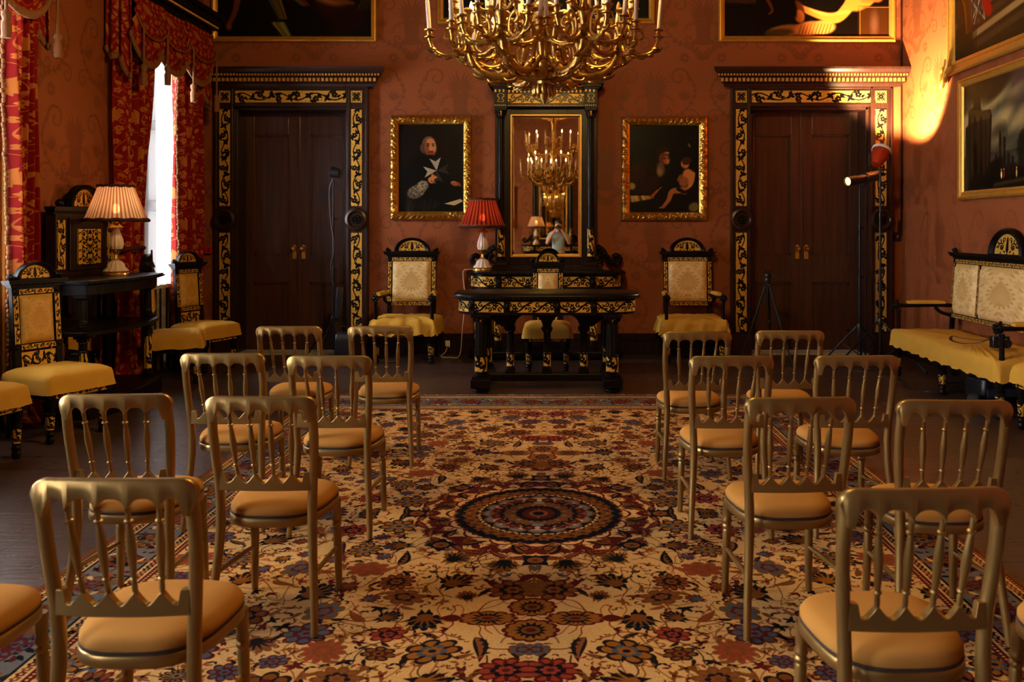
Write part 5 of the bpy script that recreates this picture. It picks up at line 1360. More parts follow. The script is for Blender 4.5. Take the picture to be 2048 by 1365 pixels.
def bow_console(label, loc, rz):
    """bow-fronted wall console with shelves, mirrored back and arched gilt panel"""
    t = thing('bow_console', label, 'console table', loc, rz); E = M_['ebony']
    def bowf(hw, d, sag, n=14): return [(-hw, -.01)]+[(lerp(-hw, hw, i/n), -d-sag*(1-(2*i/n-1)**2)) for i in range(n+1)]+[(hw, -.01)]
    MB().slab(bowf(.64, .52, .11), 1.065, 1.10).build('table_top', E, t, bevel=.006, smooth=0)
    gadroon(t, bowf(.645, .525, .11)[1:-1], 1.078, .009)
    MB().slab(bowf(.60, .48, .11), .98, 1.066).build('apron', E, t, bevel=.004, smooth=0)
    MB().slab(bowf(.61, .49, .11), .655, .69).build('shelf', E, t, bevel=.005, smooth=0)
    MB().slab(bowf(.63, .51, .11), 0, .15).build('plinth', E, t, bevel=.008, smooth=0)
    for x, y in ((-.54, -.42), (.54, -.42)):
        column(t, x, y, .69, .98, .034, (0, 0)); column(t, x, y, .15, .655, .034, (.22, .52))
    for x in (-.56, .56): MB().box(x-.04, x+.04, -.06, -.01, .15, 1.0).build('rear_pilaster', E, t, bevel=.004, smooth=0)
    for z0, z1 in ((.72, .97), (.18, .64)):
        MB().box(-.51, .51, -.035, -.02, z0, z1).build('mirror_glass', M_['mirror'], t, smooth=0)
    MB().box(-.53, .53, -.0195, -.003, .15, 1.0).build('back_board', E, t, smooth=0)
    # arched back panel
    b = MB(); b.box(-.36, .56, -.10, -.01, 1.10, 1.63); b.box(-.38, .58, -.115, -.01, 1.10, 1.14)
    b.box(-.19, .39, -.12, -.1, 1.155, 1.60)
    bp = b.build('back_panel', M_['rosewood'], t, bevel=.005, smooth=0)
    framed_inlay('panel_inlay', M_['arabesque'], -.085, .285, 1.20, 1.51, -.121, bp)
    for x in (-.29, .49): framed_inlay('side_inlay', M_['vine'], x-.055, x+.055, 1.17, 1.58, -.10, bp, 'v', 0, .5)
    MM = T(.10, -.06, 0)
    cornice(t, MM, .95, 1.63, .035, 'ebony', .06); pediment(t, MM, .25, .20, 1.69, .06)
    for s in (-1, 1): MB().at(MM).ball(s*.34, 0, 1.72, .035, 1, 1, 1.1, 12).build('finial', E, t)
    return t

# ------------------------------------------------------------------ pictures
def frame_mesh(b, w, h, prof, step=.02, orn=None):
    """four mitred sides; prof = [(inset, height)], picture lies in XZ facing -Y"""
    D = prof[-1][0]
    for k in range(4):
        L = w if k % 2 == 0 else h; n = max(1, int(L/step)) if orn else 1
        rings = []
        for i in range(n+1):
            ring = []
            for d, z in prof:
                s = lerp(d, L-d, i/n); zz = z+(orn(s, d/D, L) if orn else 0)
                x, y = {0: (s-w/2, d-h/2), 1: (w/2-d, s-h/2), 2: (w/2-s, h/2-d), 3: (d-w/2, h/2-s)}[k]
                ring.append((x, -zz, y))
            rings.append(ring)
        b.loft(rings, cap=False, closed=False)
def picture(name, label, x, z, y, w, h, fw, mat, ornate=True, rz=0, tilt=0, fmat=None, loc=None):
    t = thing(name, label, 'painting', loc or (x, y, z), rz)
    R = Matrix.Rotation(-tilt, 4, 'X')
    if ornate:
        prof = [(0, .0), (0, .03), (fw*.1, .042), (fw*.22, .05), (fw*.34, .058), (fw*.46, .062), (fw*.58, .058), (fw*.7, .048), (fw*.8, .036), (fw*.86, .034), (fw*.93, .026), (fw, .016), (fw, .004)]
        def orn(s, q, L):
            if .12 < q < .8:
                e = sin(pi*(q-.12)/.68); return e*(.017*sin(s*2*pi/.062+q*9)*cos(s*2*pi/.031-q*4)+.008*sin(s*2*pi/.124))
            if .8 <= q <= .95: return .004*sin(s*2*pi/.016)
            return 0
    else:
        prof = [(0, 0), (0, .028), (fw*.12, .045), (fw*.3, .05), (fw*.36, .036), (fw*.62, .026), (fw*.68, .034), (fw*.84, .03), (fw, .014), (fw, .004)]; orn = None
    b = MB(); b.M = R; frame_mesh(b, w, h, prof, .0078, orn); b.build('frame', M_[fmat or ('gilt' if ornate else 'gilt_plain')], t, smooth=50 if ornate else 30)
    q = MB(); q.M = R; a, c = w/2-fw+.004, h/2-fw+.004
    q.quad((-a, -.009, -c), (a, -.009, -c), (a, -.009, c), (-a, -.009, c), [(0, 0), (1, 0), (1, 1), (0, 1)])
    q.build('canvas', mat, t, smooth=0)
    k = MB(); k.M = R; k.box(-w/2+.01, w/2-.01, -.006, .006, -h/2+.01, h/2-.01); k.build('backing', M_['welt'], t, smooth=0)
    return t
# ------------------------------------------------------------------ large things along the back wall
pier = pier_table('tall columned pier table with looking glass between the two portraits', (-.135, YB-.001, 0), 0)
library_table('ebonised writing desk with gilt frieze standing on the far end of the carpet', (-.10, 8.22, 0))
DESK = gothic_seat('side_chair', 'small arched side chair tucked behind the writing desk', 'chair', (-.105, 9.16, 0), 0, w=.48, d=.50, bw=.335, ped=(.135, .125), padmat='cream', seed=3, loose=.3, zs=(.39, .475))
gothic_seat('armchair', 'cream damask armchair under the portrait of the cleric', 'armchair', (-1.715, 9.83, 0), 0, w=.70, d=.60, bw=.57, zp0=.60, zp1=1.17, ped=(.215, .165), arms=True, seed=5, zs=(.375, .47), loose=2.6, arm_z=.76)
gothic_seat('armchair', 'cream damask armchair under the painting of the elder and child', 'armchair', (1.53, 9.83, 0), 0, w=.70, d=.60, bw=.57, zp0=.60, zp1=1.17, ped=(.215, .165), arms=True, seed=9, zs=(.375, .47), loose=2.3, arm_z=.76)
gothic_seat('settee', 'long cream damask settee with yellow slip cover along the right wall', 'settee', (3.75, 7.80, 0), -pi/2, w=2.12, d=.62, bw=2.04, zp0=.60, zp1=1.20, ped=(.30, .25), arms=True, panels=[(-.975, -.50), (-.455, .455), (.50, .975)], seed=12, zs=(.36, .46), loose=1.2, arm_z=.75)
def face(fx, fy): return atan2(fx, -fy)
gothic_seat('side_chair', 'amber side chair in front of the near end of the bow console', 'chair', (-3.65, 6.29, 0), face(.91, -.41), w=.50, d=.50, bw=.37, padmat='amber', seed=21, loose=.25, zs=(.375, .47))
gothic_seat('side_chair', 'side chair cut off by the left frame edge beside the sheer curtain', 'chair', (-3.80, 5.50, 0), face(.97, -.24), w=.50, d=.50, bw=.37, padmat='amber', seed=22, loose=.5, zs=(.375, .47))
gothic_seat('side_chair', 'side chair seen edge on just beyond the bow console', 'chair', (-3.76, 8.47, 0), face(.93, .37), w=.50, d=.48, bw=.37, padmat='amber', seed=23, loose=.8, zs=(.375, .47))
gothic_seat('side_chair', 'amber side chair in the corner below the red alarm box', 'chair', (-3.77, 9.21, 0), face(.93, -.37), w=.50, d=.48, bw=.37, padmat='amber', seed=24, loose=.2, zs=(.375, .47))
gothic_seat('side_chair', 'side chair at the right frame edge in front of the settee end', 'chair', (3.70, 6.27, 0), face(-1, -.05), w=.50, d=.50, bw=.37, padmat='amber', seed=25, loose=.6, zs=(.375, .47))
bow_console('dark bow fronted console with arched gilt panel between the windows', (XL+.046, 7.38, 0), pi/2)
table_lamp('glass table lamp with wide striped pale shade on the bow console', (-3.86, 7.52, 1.10), 'pale', .27).scale = (.94, .94, .94)
table_lamp('glass table lamp with crimson shade on the pier table', (-.87, 9.98, 1.015), 'red', .262, LAMP_W*.45)

# ------------------------------------------------------------------ rows of gold chairs
rows = [
 (-1.095, 2.13, 0, 'gold banquet chair nearest the camera left of the aisle'),
 (-1.665, 2.10, 2, 'gold banquet chair cut off at the lower left corner'),
 (-1.085, 3.16, -1, 'gold banquet chair at the aisle in second left row from the camera'),
 (-1.65, 3.20, 2, 'gold banquet chair by the bare floor in second left row'),
 (-1.10, 4.16, -1, 'gold banquet chair at the aisle in third left row from the camera'),
 (-1.655, 4.24, 1, 'gold banquet chair by the bare floor in third left row'),
 (-1.112, 5.40, 0, 'gold banquet chair at the aisle in the left row nearest the desk'),
 (-1.69, 5.40, 1, 'gold banquet chair by the bare floor in left row nearest the desk'),
 (.867, 2.05, 2, 'gold banquet chair nearest the camera right of the aisle'),
 (1.46, 2.02, 0, 'gold banquet chair cut off at the lower right corner'),
 (.874, 3.14, 3, 'gold banquet chair at the aisle in second right row from the camera'),
 (1.43, 3.09, -1, 'gold banquet chair near the settee side in second right row'),
 (.831, 4.15, 2, 'gold banquet chair at the aisle in third right row from the camera'),
 (1.443, 4.16, 1, 'gold banquet chair near the settee side in third right row'),
 (.824, 5.12, 2, 'gold banquet chair at the aisle in the right row nearest the desk'),
 (1.40, 5.17, -1, 'gold banquet chair near the settee side in right row nearest the desk')]
first = None
for x, y, dg, lab in rows:
    a = pi+radians(dg); loc = (x, y+.235, .0160)      # the photograph fixes the crest rail, which stands over the rear feet
    if first is None: first = banquet_chair(loc, a, lab, 'rows of gold banquet chairs')
    else: dup(first, loc, a, lab)

# ------------------------------------------------------------------ pictures
PM = {}
for k, f in (('cleric', paint_cleric), ('elder', paint_elder), ('group', paint_group), ('recline', paint_recline), ('dark', paint_dark), ('robed', paint_robed), ('ruins', paint_ruins)):
    PM[k] = painting('oil_'+k, f())
picture('portrait_painting', 'portrait of a cleric with white star in carved gilt frame', -1.51, 2.23, YB-.012, .975, 1.245, .105, PM['cleric'], tilt=.0)
picture('portrait_painting', 'painting of turbaned elder and child in carved gilt frame', 1.277, 2.22, YB-.012, 1.03, 1.24, .105, PM['elder'])
picture('group_painting', 'large dark figure painting above the left door', -3.145, 4.47, YB-.012, 1.97, 1.47, .07, PM['group'], False)
picture('reclining_painting', 'large painting of a reclining figure above the right door', 2.98, 4.47, YB-.012, 2.11, 1.47, .075, PM['recline'], False)
picture('dark_painting', 'dark painting in plain gilt frame behind the chandelier', -.135, 4.58, YB-.012, 2.60, 1.26, .075, PM['dark'], False)
picture('robed_painting', 'figure painting with scrolled gilt corners high on the right wall', 0, 0, 0, 2.30, 1.75, .13, PM['robed'], False, -pi/2, loc=(XR-.012, 7.86, 3.98))
rp = bpy.data.objects['robed_painting']
q = MB()
for sx in (-1, 1):
    for sz in (-1, 1):
        cx, cz = sx*1.09, sz*.815
        q.tube(crv([(cx, -.05, cz+sz*-.1), (cx+sx*.02, -.06, cz), (cx+sx*.09, -.06, cz+sz*.10), (cx+sx*.12, -.05, cz+sz*.02), (cx+sx*.06, -.05, cz+sz*-.02)], 6), [.045, .045]+[.04]*22+[.015], 8)
        q.tube(crv([(cx+sx*-.12, -.05, cz), (cx, -.06, cz+sz*.03), (cx+sx*.10, -.06, cz+sz*.11), (cx+sx*.17, -.05, cz+sz*.16)], 6), [.03]*18+[.008], 8)
        for k in range(5): q.ball(cx+sx*.02*k, -.065, cz+sz*(.02*k-.04), .032-.003*k, 1, .7, 1, 8)
q.build('corner_scroll', M_['gilt_plain'], rp, smooth=60)
picture('ruins_painting', 'landscape of classical ruins in gilt frame on the right wall', 0, 0, 0, 1.62, 1.22, .085, PM['ruins'], False, -pi/2, loc=(XR-.012, 7.96, 2.41))

# ------------------------------------------------------------------ chandelier
def chandelier(loc):
    t = thing('chandelier', 'large gilt bronze chandelier with curling arms and electric candles', 'chandelier', loc); B = M_['bronze']
    r = random.Random(5); x0, y0, zz = loc
    Z = lambda z: z-zz
    sh = MB().lathe([(r_, Z(z)) for r_, z in [(.004, 2.165), (.016, 2.19), (.026, 2.225), (.03, 2.25), (.02, 2.262), (.034, 2.27), (.036, 2.285), (.018, 2.295), (.02, 2.36), (.024, 2.375), (.05, 2.385), (.056, 2.395), (.05, 2.41)]], 24)
    sh.lathe([(r_, Z(z)) for r_, z in [(.048, 2.40), (.058, 2.44), (.066, 2.50), (.07, 2.54)]], 48, flute=14, depth=.06)
    sh.lathe([(r_, Z(z)) for r_, z in [(.078, 2.54), (.08, 2.555), (.055, 2.57), (.06, 2.60), (.06, 2.64), (.085, 2.655), (.085, 2.67), (.05, 2.70), (.045, 2.80), (.075, 2.86), (.09, 2.92), (.07, 3.0), (.045, 3.06), (.06, 3.1), (.04, 3.16), (.035, 3.4), (.06, 3.46), (.03, 3.55), (.012, 3.62), (.012, ZC)]], 24)
    sh.build('shaft', B, t, smooth=45)
    f = MB()
    for k in range(12):
        a = 2*pi*k/12; f.at(T(0, 0, 0, a)).ball(.055, 0, Z(2.235), .02, .5, .8, 1.5, 8)
        f.tube(crv([(.02, 0, Z(2.30)), (.09, 0, Z(2.295)), (.15, 0, Z(2.325)), (.16, 0, Z(2.37))], 5), [.012]+[.026]*8+[.022]*5+[.012, .006], 8, .35, up=(0, 0, 1))
    f.build('leaf_boss', B, t, smooth=70)
    cm = {}
    def part(key, make, mat, parent, M):
        if key not in cm:
            o = make().build(key.split('|')[0], mat, parent, smooth=50); cm[key] = o.data
        else:
            o = bpy.data.objects.new(key.split('|')[0], cm[key]); COL.objects.link(o); o.parent = parent
        o.matrix_local = M; return o
    def candle_set(parent, px, py, pz, lean, lit, ang):
        M = T(px, py, pz) @ Matrix.Rotation(lean, 4, Vector((-sin(ang), cos(ang), 0)))
        part('candle_cup', lambda: MB().lathe([(.010, -.05), (.014, -.035), (.028, -.031), (.029, -.026), (.012, -.02), (.016, -.008), (.013, .002), (.026, .006), (.027, .012), (.012, .015)], 14), B, parent, M)
        part('candle', lambda: MB().lathe([(.0112, .012), (.0108, .16), (.0085, .163), (.0085, .178)], 12), M_['ivory'], parent, M)
        part('bulb|lit' if lit else 'bulb|off', lambda: MB().lathe([(.006, .178), (.0105, .19), (.0122, .203), (.010, .218), (.005, .232), (.001, .238)], 12), M_['bulb'] if lit else M_['bulb_off'], parent, M)
    def main_arm():
        b = MB(); P = crv([(.05, 0, 2.405), (.11, 0, 2.345), (.20, 0, 2.305), (.30, 0, 2.315), (.365, 0, 2.37), (.395, 0, 2.45)], 7)
        b.tube([(x, y, Z(z)) for x, y, z in P], [.015+.010*sin(pi*i/(len(P)-1)) for i in range(len(P))], 10, 1.0)
        for i in range(4, len(P)-3, 6):             # acanthus scales under and beside the arm
            x, y, z = P[i]; x2, _, z2 = P[i+2]
            for s in (-1, 0, 1): b.tube(crv([(x, s*.014, Z(z)-.016), ((x+x2)/2, s*.032, Z((z+z2)/2)-.028), (x2+.022, s*.03, Z(z2)-.026), (x2+.036, s*.026, Z(z2)-.012)], 3), [.006, .009, .010, .010, .009, .008, .007, .006, .005, .003], 6, .6)
        b.tube([(x, y, Z(z)) for x, y, z in crv([(.36, 0, 2.36), (.41, 0, 2.37), (.455, 0, 2.40), (.48, 0, 2.435)], 5)], [.016]*8+[.012]*6+[.007, .003], 8, .5)
        S = crv([(.19, 0, 2.315), (.115, 0, 2.38), (.10, 0, 2.50), (.145, 0, 2.59), (.215, 0, 2.60), (.25, 0, 2.545), (.225, 0, 2.50), (.19, 0, 2.515), (.195, 0, 2.545)], 6)
        b.tube([(x, y, Z(z)) for x, y, z in S], [.016]*20+[.014]*14+[.010]*(len(S)-34), 8, .7, up=(0, 1, 0))
        for i in range(6, 40, 5):
            x, y, z = S[i]; b.ball(x, 0, Z(z), .018, .8, 1.25, .8, 8)
        b.lathe([(r_, Z(z)) for r_, z in [(.012, 2.425), (.024, 2.445), (.03, 2.475), (.036, 2.48), (.036, 2.49), (.02, 2.50), (.024, 2.53), (.034, 2.55), (.034, 2.56), (.016, 2.57), (.014, 2.63), (.022, 2.65), (.03, 2.655), (.012, 2.67)]], 16, cx=.40)
        return b
    def sub_arm(R, dz):
        b = MB(); P = crv([(.02, 0, 0), (.05, 0, -.045*dz), (.11, 0, -.06*dz), (R-.03, 0, -.035*dz), (R, 0, .03)], 6)
        b.tube(P, [.008+.005*sin(pi*i/(len(P)-1)) for i in range(len(P))], 8)
        Q = crv([(R*.55, 0, -.055*dz), (R*.3, 0, -.02), (R*.32, 0, .05), (R*.52, 0, .075), (R*.6, 0, .04), (R*.48, 0, .025)], 5)
        b.tube(Q, [.008]*14+[.006]*(len(Q)-14), 6, .7, up=(0, 1, 0))
        for i in range(4, len(P)-4, 4):
            x, y, z = P[i]; b.ball(x, 0, z-.008, .017, 1.3, .9, .7, 8)
        b.tube([(R-.04, 0, -.04*dz), (R-.0, 0, -.035*dz), (R+.025, 0, -.012)], [.012, .010, .003], 6, .6)
        return b
    lit_n = 0
    for k in range(6):
        a = k*pi/3
        arm = part('arm', main_arm, B, t, T(0, 0, 0, a)); 
        hub = 0.40
        for j in range(5):
            b_ = 2*pi*j/5; M = T(hub, 0, Z(2.475), b_)
            part('branch', lambda: sub_arm(.20, 1), B, arm, M)
            lit = r.random() < .28
            candle_set(arm, hub+.20*cos(b_), .20*sin(b_), Z(2.545), .07, lit, b_)
        for j in range(3):
            b_ = pi/3+2*pi*j/3; M = T(hub, 0, Z(2.60), b_, s=.62)
            part('upper_branch', lambda: sub_arm(.20, .9), B, arm, M)
            candle_set(arm, hub+.122*cos(b_), .122*sin(b_), Z(2.665), .05, r.random() < .3, b_)
    def top_arm():
        b = MB(); P = crv([(.04, 0, 3.02), (.14, 0, 2.86), (.29, 0, 2.83), (.41, 0, 2.87), (.44, 0, 2.95)], 7)
        b.tube([(x, y, Z(z)) for x, y, z in P], [.017+.012*sin(pi*i/(len(P)-1)) for i in range(len(P))], 10)
        Q = crv([(.06, 0, 2.93), (.05, 0, 3.06), (.10, 0, 3.16), (.17, 0, 3.14), (.18, 0, 3.07), (.14, 0, 3.05), (.13, 0, 3.09)], 6)
        b.tube([(x, y, Z(z)) for x, y, z in Q], [.02]*20+[.013]*(len(Q)-20), 8, .7, up=(0, 1, 0))
        for i in range(4, len(P)-3, 4):
            x, y, z = P[i]; b.ball(x, 0, Z(z)-.012, .026, 1.3, 1, .7, 8)
        b.lathe([(r_, Z(z)) for r_, z in [(.012, 2.92), (.026, 2.94), (.03, 2.97), (.014, 2.985), (.02, 3.02), (.012, 3.04)]], 14, cx=.44)
        return b
    for k in range(6):
        arm = part('top_arm', top_arm, B, t, T(0, 0, 0, k*pi/3+pi/6))
        for j in range(3):
            b_ = -pi/2+pi*j/2; M = T(.44, 0, Z(2.975), b_, s=.7)
            part('branch|top', lambda: sub_arm(.20, 1), B, arm, M); candle_set(arm, .44+.14*cos(b_), .14*sin(b_), Z(3.04), .05, r.random() < .4, b_)
    for k in range(6):                                  # crown of candles above the frame
        a = k*pi/3
        arm = part('crown_arm', lambda: MB().tube([(x, 0, Z(z)) for x, z in crv([(.03, 3.62), (.10, 3.52), (.20, 3.52), (.28, 3.58), (.30, 3.68)], 6)], .013, 8), B, t, T(0, 0, 0, a))
        candle_set(arm, .30, 0, Z(3.72), .05, k % 2 == 0, 0)
    for k in range(3):                                  # light of the lit candles
        a = k*2*pi/3+.5
        lamp_light('candle_light', 'POINT', (.30*cos(a), .30*sin(a), Z(3.95)), CHANDELIER_W, (1.0, .66, .22), t, .05)
    lamp_light('candle_light', 'POINT', (0, 0, Z(2.74)), CHANDELIER_W*.5, (1.0, .66, .22), t, .06)
    return t
chandelier((-.07, 4.5, 2.165))

# ------------------------------------------------------------------ curtains of the two windows in view
def drape(label, y0, y1, flip, pinch=None, zt=3.70, x0=.15, edge=1):
    """gathered curtain; edge side carries the fringe"""
    ph = y0*3.7; n = 4.0
    def pos(u, v):
        z = lerp(.03, zt, v)
        a, c = y0, y1
        if pinch:
            zc, yp, wp = pinch; q = math.exp(-((z-zc)/1.3)**2)*.92 if z < zc else math.exp(-((z-zc)/1.0)**2)*.92
            a, c = lerp(a, yp-wp/2, q), lerp(c, yp+wp/2, q)
        y = lerp(a, c, u)
        amp = .055 if z > .5 else .055+.05*(.5-z)
        x = XL+x0+amp*sin(2*pi*n*u+ph+.25*sin(z*1.3))+.018*sin(2*pi*n*2.3*u+z*1.7)
        if z < .12: x += .10*(1-z/.12)*(.5+.5*sin(u*21))
        return (x, y, z)
    o = MB().grid(pos, 90, 60, ((y1-y0)*1.9, zt)).build('drape', M_['drape'], smooth=80, solid=.006)
    tag(o, label, 'curtain')
    e = 1.0 if edge > 0 else 0.0; f = MB(); r = random.Random(3)
    for i in range(100):
        x, y, z = pos(e, (i+.5)/100); f.ball(x+.012+r.uniform(-.004, .01), y+edge*.012, z, .016, 1, 1.1, 1.35, 6)
    f.build('fringe', M_['rope'], o, smooth=70)['kind'] = 'stuff'
    if pinch:
        zc, yp, wp = pinch; k = MB(); k.tube([(XL+x0+.11*cos(a), yp+(wp/2+.03)*sin(a), zc+.03*cos(a)) for a in [2*pi*i/20 for i in range(21)]], .018, 8); k.build('tie_back', M_['fringe'], o)
        k = MB().at(T(XL+x0+.14, yp+wp/2, zc-.20)); k.lathe([(.03, -.16), (.034, -.02), (.022, .02), (.03, .05), (.012, .09), (.008, .2)], 14); k.build('tassel', M_['fringe'], o)
    return o
def tassel(parent, x, y, z0, z1):
    b = MB().at(T(x, y, z0)); b.lathe([(.030, 0), (.034, .10), (.022, .13), (.034, .16), (.03, .185), (.012, .20), (.009, z1-z0)], 14, flute=7, depth=.05)
    return b.build('tassel', M_['rope'], parent, smooth=60)
def pelmet(label, c, hw):
    t = thing('pelmet', label, 'pelmet', (XL, c, 0))
    b = MB()
    for d, z0, z1 in ((.28, 3.70, 3.78), (.33, 3.78, 3.84), (.36, 3.84, 3.90), (.40, 3.90, 3.95)): b.box(.002, d, -hw-d+.28, hw+d-.28, z0, z1)
    co = b.build('cornice', M_['ebony'], t, bevel=.004, smooth=0)
    g = MB(); n = 70
    for i in range(n): g.ball(.335, lerp(-hw-.04, hw+.04, (i+.5)/n), 3.81, .013, 1, 1, 1, 6)
    g.build('bead_row', M_['dot'], co, smooth=60)
    def swag(y0, y1, d0, d1, ztop, x):
        def fn(u, v):
            e = 1-(2*u-1)**2; y = lerp(y0, y1, u); drop = v*(d0+(d1-d0)*e**.8)
            return (x+.03+.05*sin(pi*min(1, v*1.1))*(.4+.6*e)+.016*sin(v*24+e*2)*v**.3, y+.03*sin(v*5)*(.5-u), ztop-drop)
        return fn
    V = [(-hw, -hw*.30, .36, .62, .258), (-hw*.42, hw*.36, .34, .60, .24), (hw*.22, hw, .36, .60, .258)]
    for y0, y1, d0, d1, x in V:
        fn = swag(y0, y1, d0, d1, 3.72, x); o = MB().grid(fn, 30, 34, ((y1-y0)*1.1, .75)).build('swag', M_['drape'], t, smooth=80, solid=.006)
        f = MB()
        for i in range(46):
            p = fn((i+.5)/46, 1); f.ball(p[0], p[1], p[2]-.012, .020, 1, 1, 1.7, 6)
        f.build('fringe', M_['rope'], o, smooth=70)['kind'] = 'stuff'
        k = MB(); k.tube([(fn(i/20, .62)[0]+.02, fn(i/20, .62)[1], fn(i/20, .62)[2]) for i in range(21)], .010, 6); k.build('cord', M_['rope'], o)
    for y, s in ((-hw, 1), (hw, -1)):                    # side tails
        fn = lambda u, v: (.03+.24*u, y+s*.01+.02*sin(u*16), 3.72-v*(.50+.26*u+.04*sin(u*9)))
        o = MB().grid(fn, 24, 16, (.4, .75)).build('tail', M_['drape'], t, smooth=80, solid=.006)
        f = MB()
        for i in range(24): p = fn((i+.5)/24, 1); f.ball(p[0], p[1], p[2]-.01, .02, 1, 1, 1.7, 6)
        f.build('fringe', M_['rope'], o, smooth=70)['kind'] = 'stuff'
    for y, z in ((-hw+.10, 2.86), (-hw*.36, 2.94), (hw*.30, 2.86), (hw-.03, 2.84)): tassel(t, .345, y, z, 3.45)
    return t
pelmet('tasselled red damask pelmet over the far left window', 8.93, .93)
pelmet('tasselled red damask pelmet at the upper left frame edge', 5.80, .93)
drape('tied red damask curtain beside the lamp on the bow console', 8.03, 8.66, 1, (1.30, 8.22, .30), edge=1)
drape('narrow red damask curtain in the far left corner', 9.27, 9.86, 1, None, x0=.13, edge=-1)
drape('wide red damask curtain at the left frame edge', 6.44, 6.72, 1, None, edge=-1)
def sheer(label, y0, y1, zt=3.6):
    fn = lambda u, v: (XL+.03+.015*sin(u*(y1-y0)*42+.4*sin(v*5)), lerp(y0, y1, u), lerp(.02, zt, v))
    o = MB().grid(fn, int(90*(y1-y0)), 24, (y1-y0, zt)).build('sheer_curtain', M_['sheer'], smooth=80); return tag(o, label, 'curtain')
sheer('white sheer curtain hanging to the floor at the far left window', 9.02, 9.80)
sheer('white sheer curtain behind the side chair at the left frame edge', 5.15, 6.40)

# ------------------------------------------------------------------ lighting stands and camera gear
def light_stand(name, label, loc, h, spread, collar, cat='light stand', ph=.5):
    t = thing(name, label, cat, loc); S = M_['steel']
    MB().lathe([(.017, .10), (.017, h*.48), (.022, h*.48), (.022, h*.50), (.013, h*.50), (.013, h*.76), (.018, h*.76), (.018, h*.78), (.010, h*.78), (.010, h)], 14).build('pole', S, t, smooth=40)
    b = MB(); b.lathe([(.03, collar-.03), (.034, collar), (.03, collar+.03)], 14); b.lathe([(.026, .10), (.03, .115), (.026, .14)], 14); b.build('collar', M_['black'], t, smooth=40)
    for k in range(3):
        a = ph+2*pi*k/3; q = MB()
        q.tube([(.03*cos(a), .03*sin(a), collar), (spread*cos(a), spread*sin(a), .014)], .010, 8)
        lg = q.build('leg', S, t)
        MB().tube([(.02*cos(a), .02*sin(a), .12), (spread*.5*cos(a), spread*.5*sin(a), collar*.52)], .006, 6).build('brace', S, lg)
        MB().ball(spread*cos(a), spread*sin(a), .016, .016, 1.2, 1.2, 1, 8).build('rubber_foot', M_['black'], lg)
    for z in (h*.49, h*.77): MB().at(T(0, 0, z, ph)).tube([(.018, 0, 0), (.05, 0, 0)], [.012, .016], 8).build('clamp_knob', M_['black'], t)
    return t
lst = light_stand('light_stand', 'black light stand with small round lamp before the left door', (-2.60, 9.98, 0), 2.10, .50, .46, ph=.35)
hd = MB().at(T(.02, -.01, 2.155, ry=-pi/2+.2)); hd.lathe([(.03, -.07), (.058, -.055), (.064, 0), (.064, .045), (.056, .05), (.05, .03), (.001, .03)], 24); hd.box(-.075, -.02, -.012, .012, -.02, .01)
hd.build('lamp_head', M_['black'], lst, smooth=40)
MB().tube(crv([(.0, -.01, 2.10), (-.045, -.015, 1.95), (-.03, -.02, 1.6), (.012, -.02, 1.3), (-.03, -.02, 1.05), (.01, -.02, .84)], 6), .004, 6).build('cable', M_['chrome'], lst)
MB().at(T(.055, -.03, .47, ry=.10)).box(-.03, .03, -.05, .02, 0, .36).build('battery_pack', M_['black'], lst, bevel=.006)
o = thing('equipment_bag', 'small black equipment bag at the foot of the left light stand', 'bag', (-2.45, 9.84, 0))
MB().loft([[(x*k, y*k, z) for x, y in rrect(.09, .08, .03)] for z, k in ((0, .96), (.03, 1), (.22, 1), (.30, .9), (.32, .7))]).build('bag_body', M_['black'], o, smooth=50)
MB().tube(crv([(-.05, 0, .31), (-.03, 0, .38), (.03, 0, .38), (.05, 0, .31)], 6), .008, 6).build('handle', M_['black'], o)
PX, PY, PZ = 3.49, 9.30, 2.31
rst = light_stand('light_stand', 'tall black stand carrying the orange can light by the right door', (PX, PY, 0), 2.14, .52, .50, ph=-.9)
AX = Vector((.44, .40, .80)).normalized(); QM = Vector((0, 0, 1)).rotation_difference(AX).to_matrix().to_4x4()
can = thing('can_light', 'orange can light aimed up at the right wall', 'light', (PX, PY, PZ))
c = MB().at(QM); c.lathe([(.02, -.15), (.05, -.145), (.06, -.12), (.062, -.09), (.078, -.06), (.085, .0), (.095, .045)], 28); c.build('can', M_['orange'], can, smooth=40)
c = MB().at(QM); c.lathe([(.098, .035), (.105, .04), (.105, .065), (.09, .065), (.088, .04)], 28, cap=False); c.build('rim', M_['white'], can, smooth=40)
c = MB().at(QM); c.lathe([(.084, .02), (.0005, .0205)], 28, cap=False); c.build('lens', M_['lens'], can, smooth=0)
c = MB(); c.tube([(-.11, .02, .0), (-.11, .02, -.12), (-.07, .01, -.165), (.07, .01, -.165), (.11, -.01, -.12), (.11, -.01, .01)], .010, 8); c.tube([(0, 0, -.20), (0, 0, -.16)], .016, 8); c.build('yoke', M_['black'], can)
sp = lamp_light('can_beam', 'SPOT', AX*.09, PAR_W, (1.0, .68, .34), can, .05, spot_size=radians(92), spot_blend=.35)
sp.rotation_euler = Vector((0, 0, -1)).rotation_difference(AX).to_euler()
r2 = light_stand('light_stand', 'slimmer black stand behind it carrying the long spotlight', (PX-.145, PY+.22, 0), 1.98, .40, .42, ph=.4)
LX = Vector((-.86, -.48, -.16)).normalized(); LM = Vector((0, 0, 1)).rotation_difference(LX).to_matrix().to_4x4()
spot = thing('spotlight', 'long black spotlight pointing left by the right door', 'light', (PX-.12, PY+.16, 2.06))
c = MB().at(LM); c.lathe([(.05, -.20), (.058, -.19), (.058, -.02), (.046, -.01), (.046, .12), (.052, .125), (.052, .26), (.048, .262), (.044, .24)], 24, cap=False); c.lathe([(.001, -.20), (.05, -.2)], 24); c.build('barrel', M_['black'], spot, smooth=40)
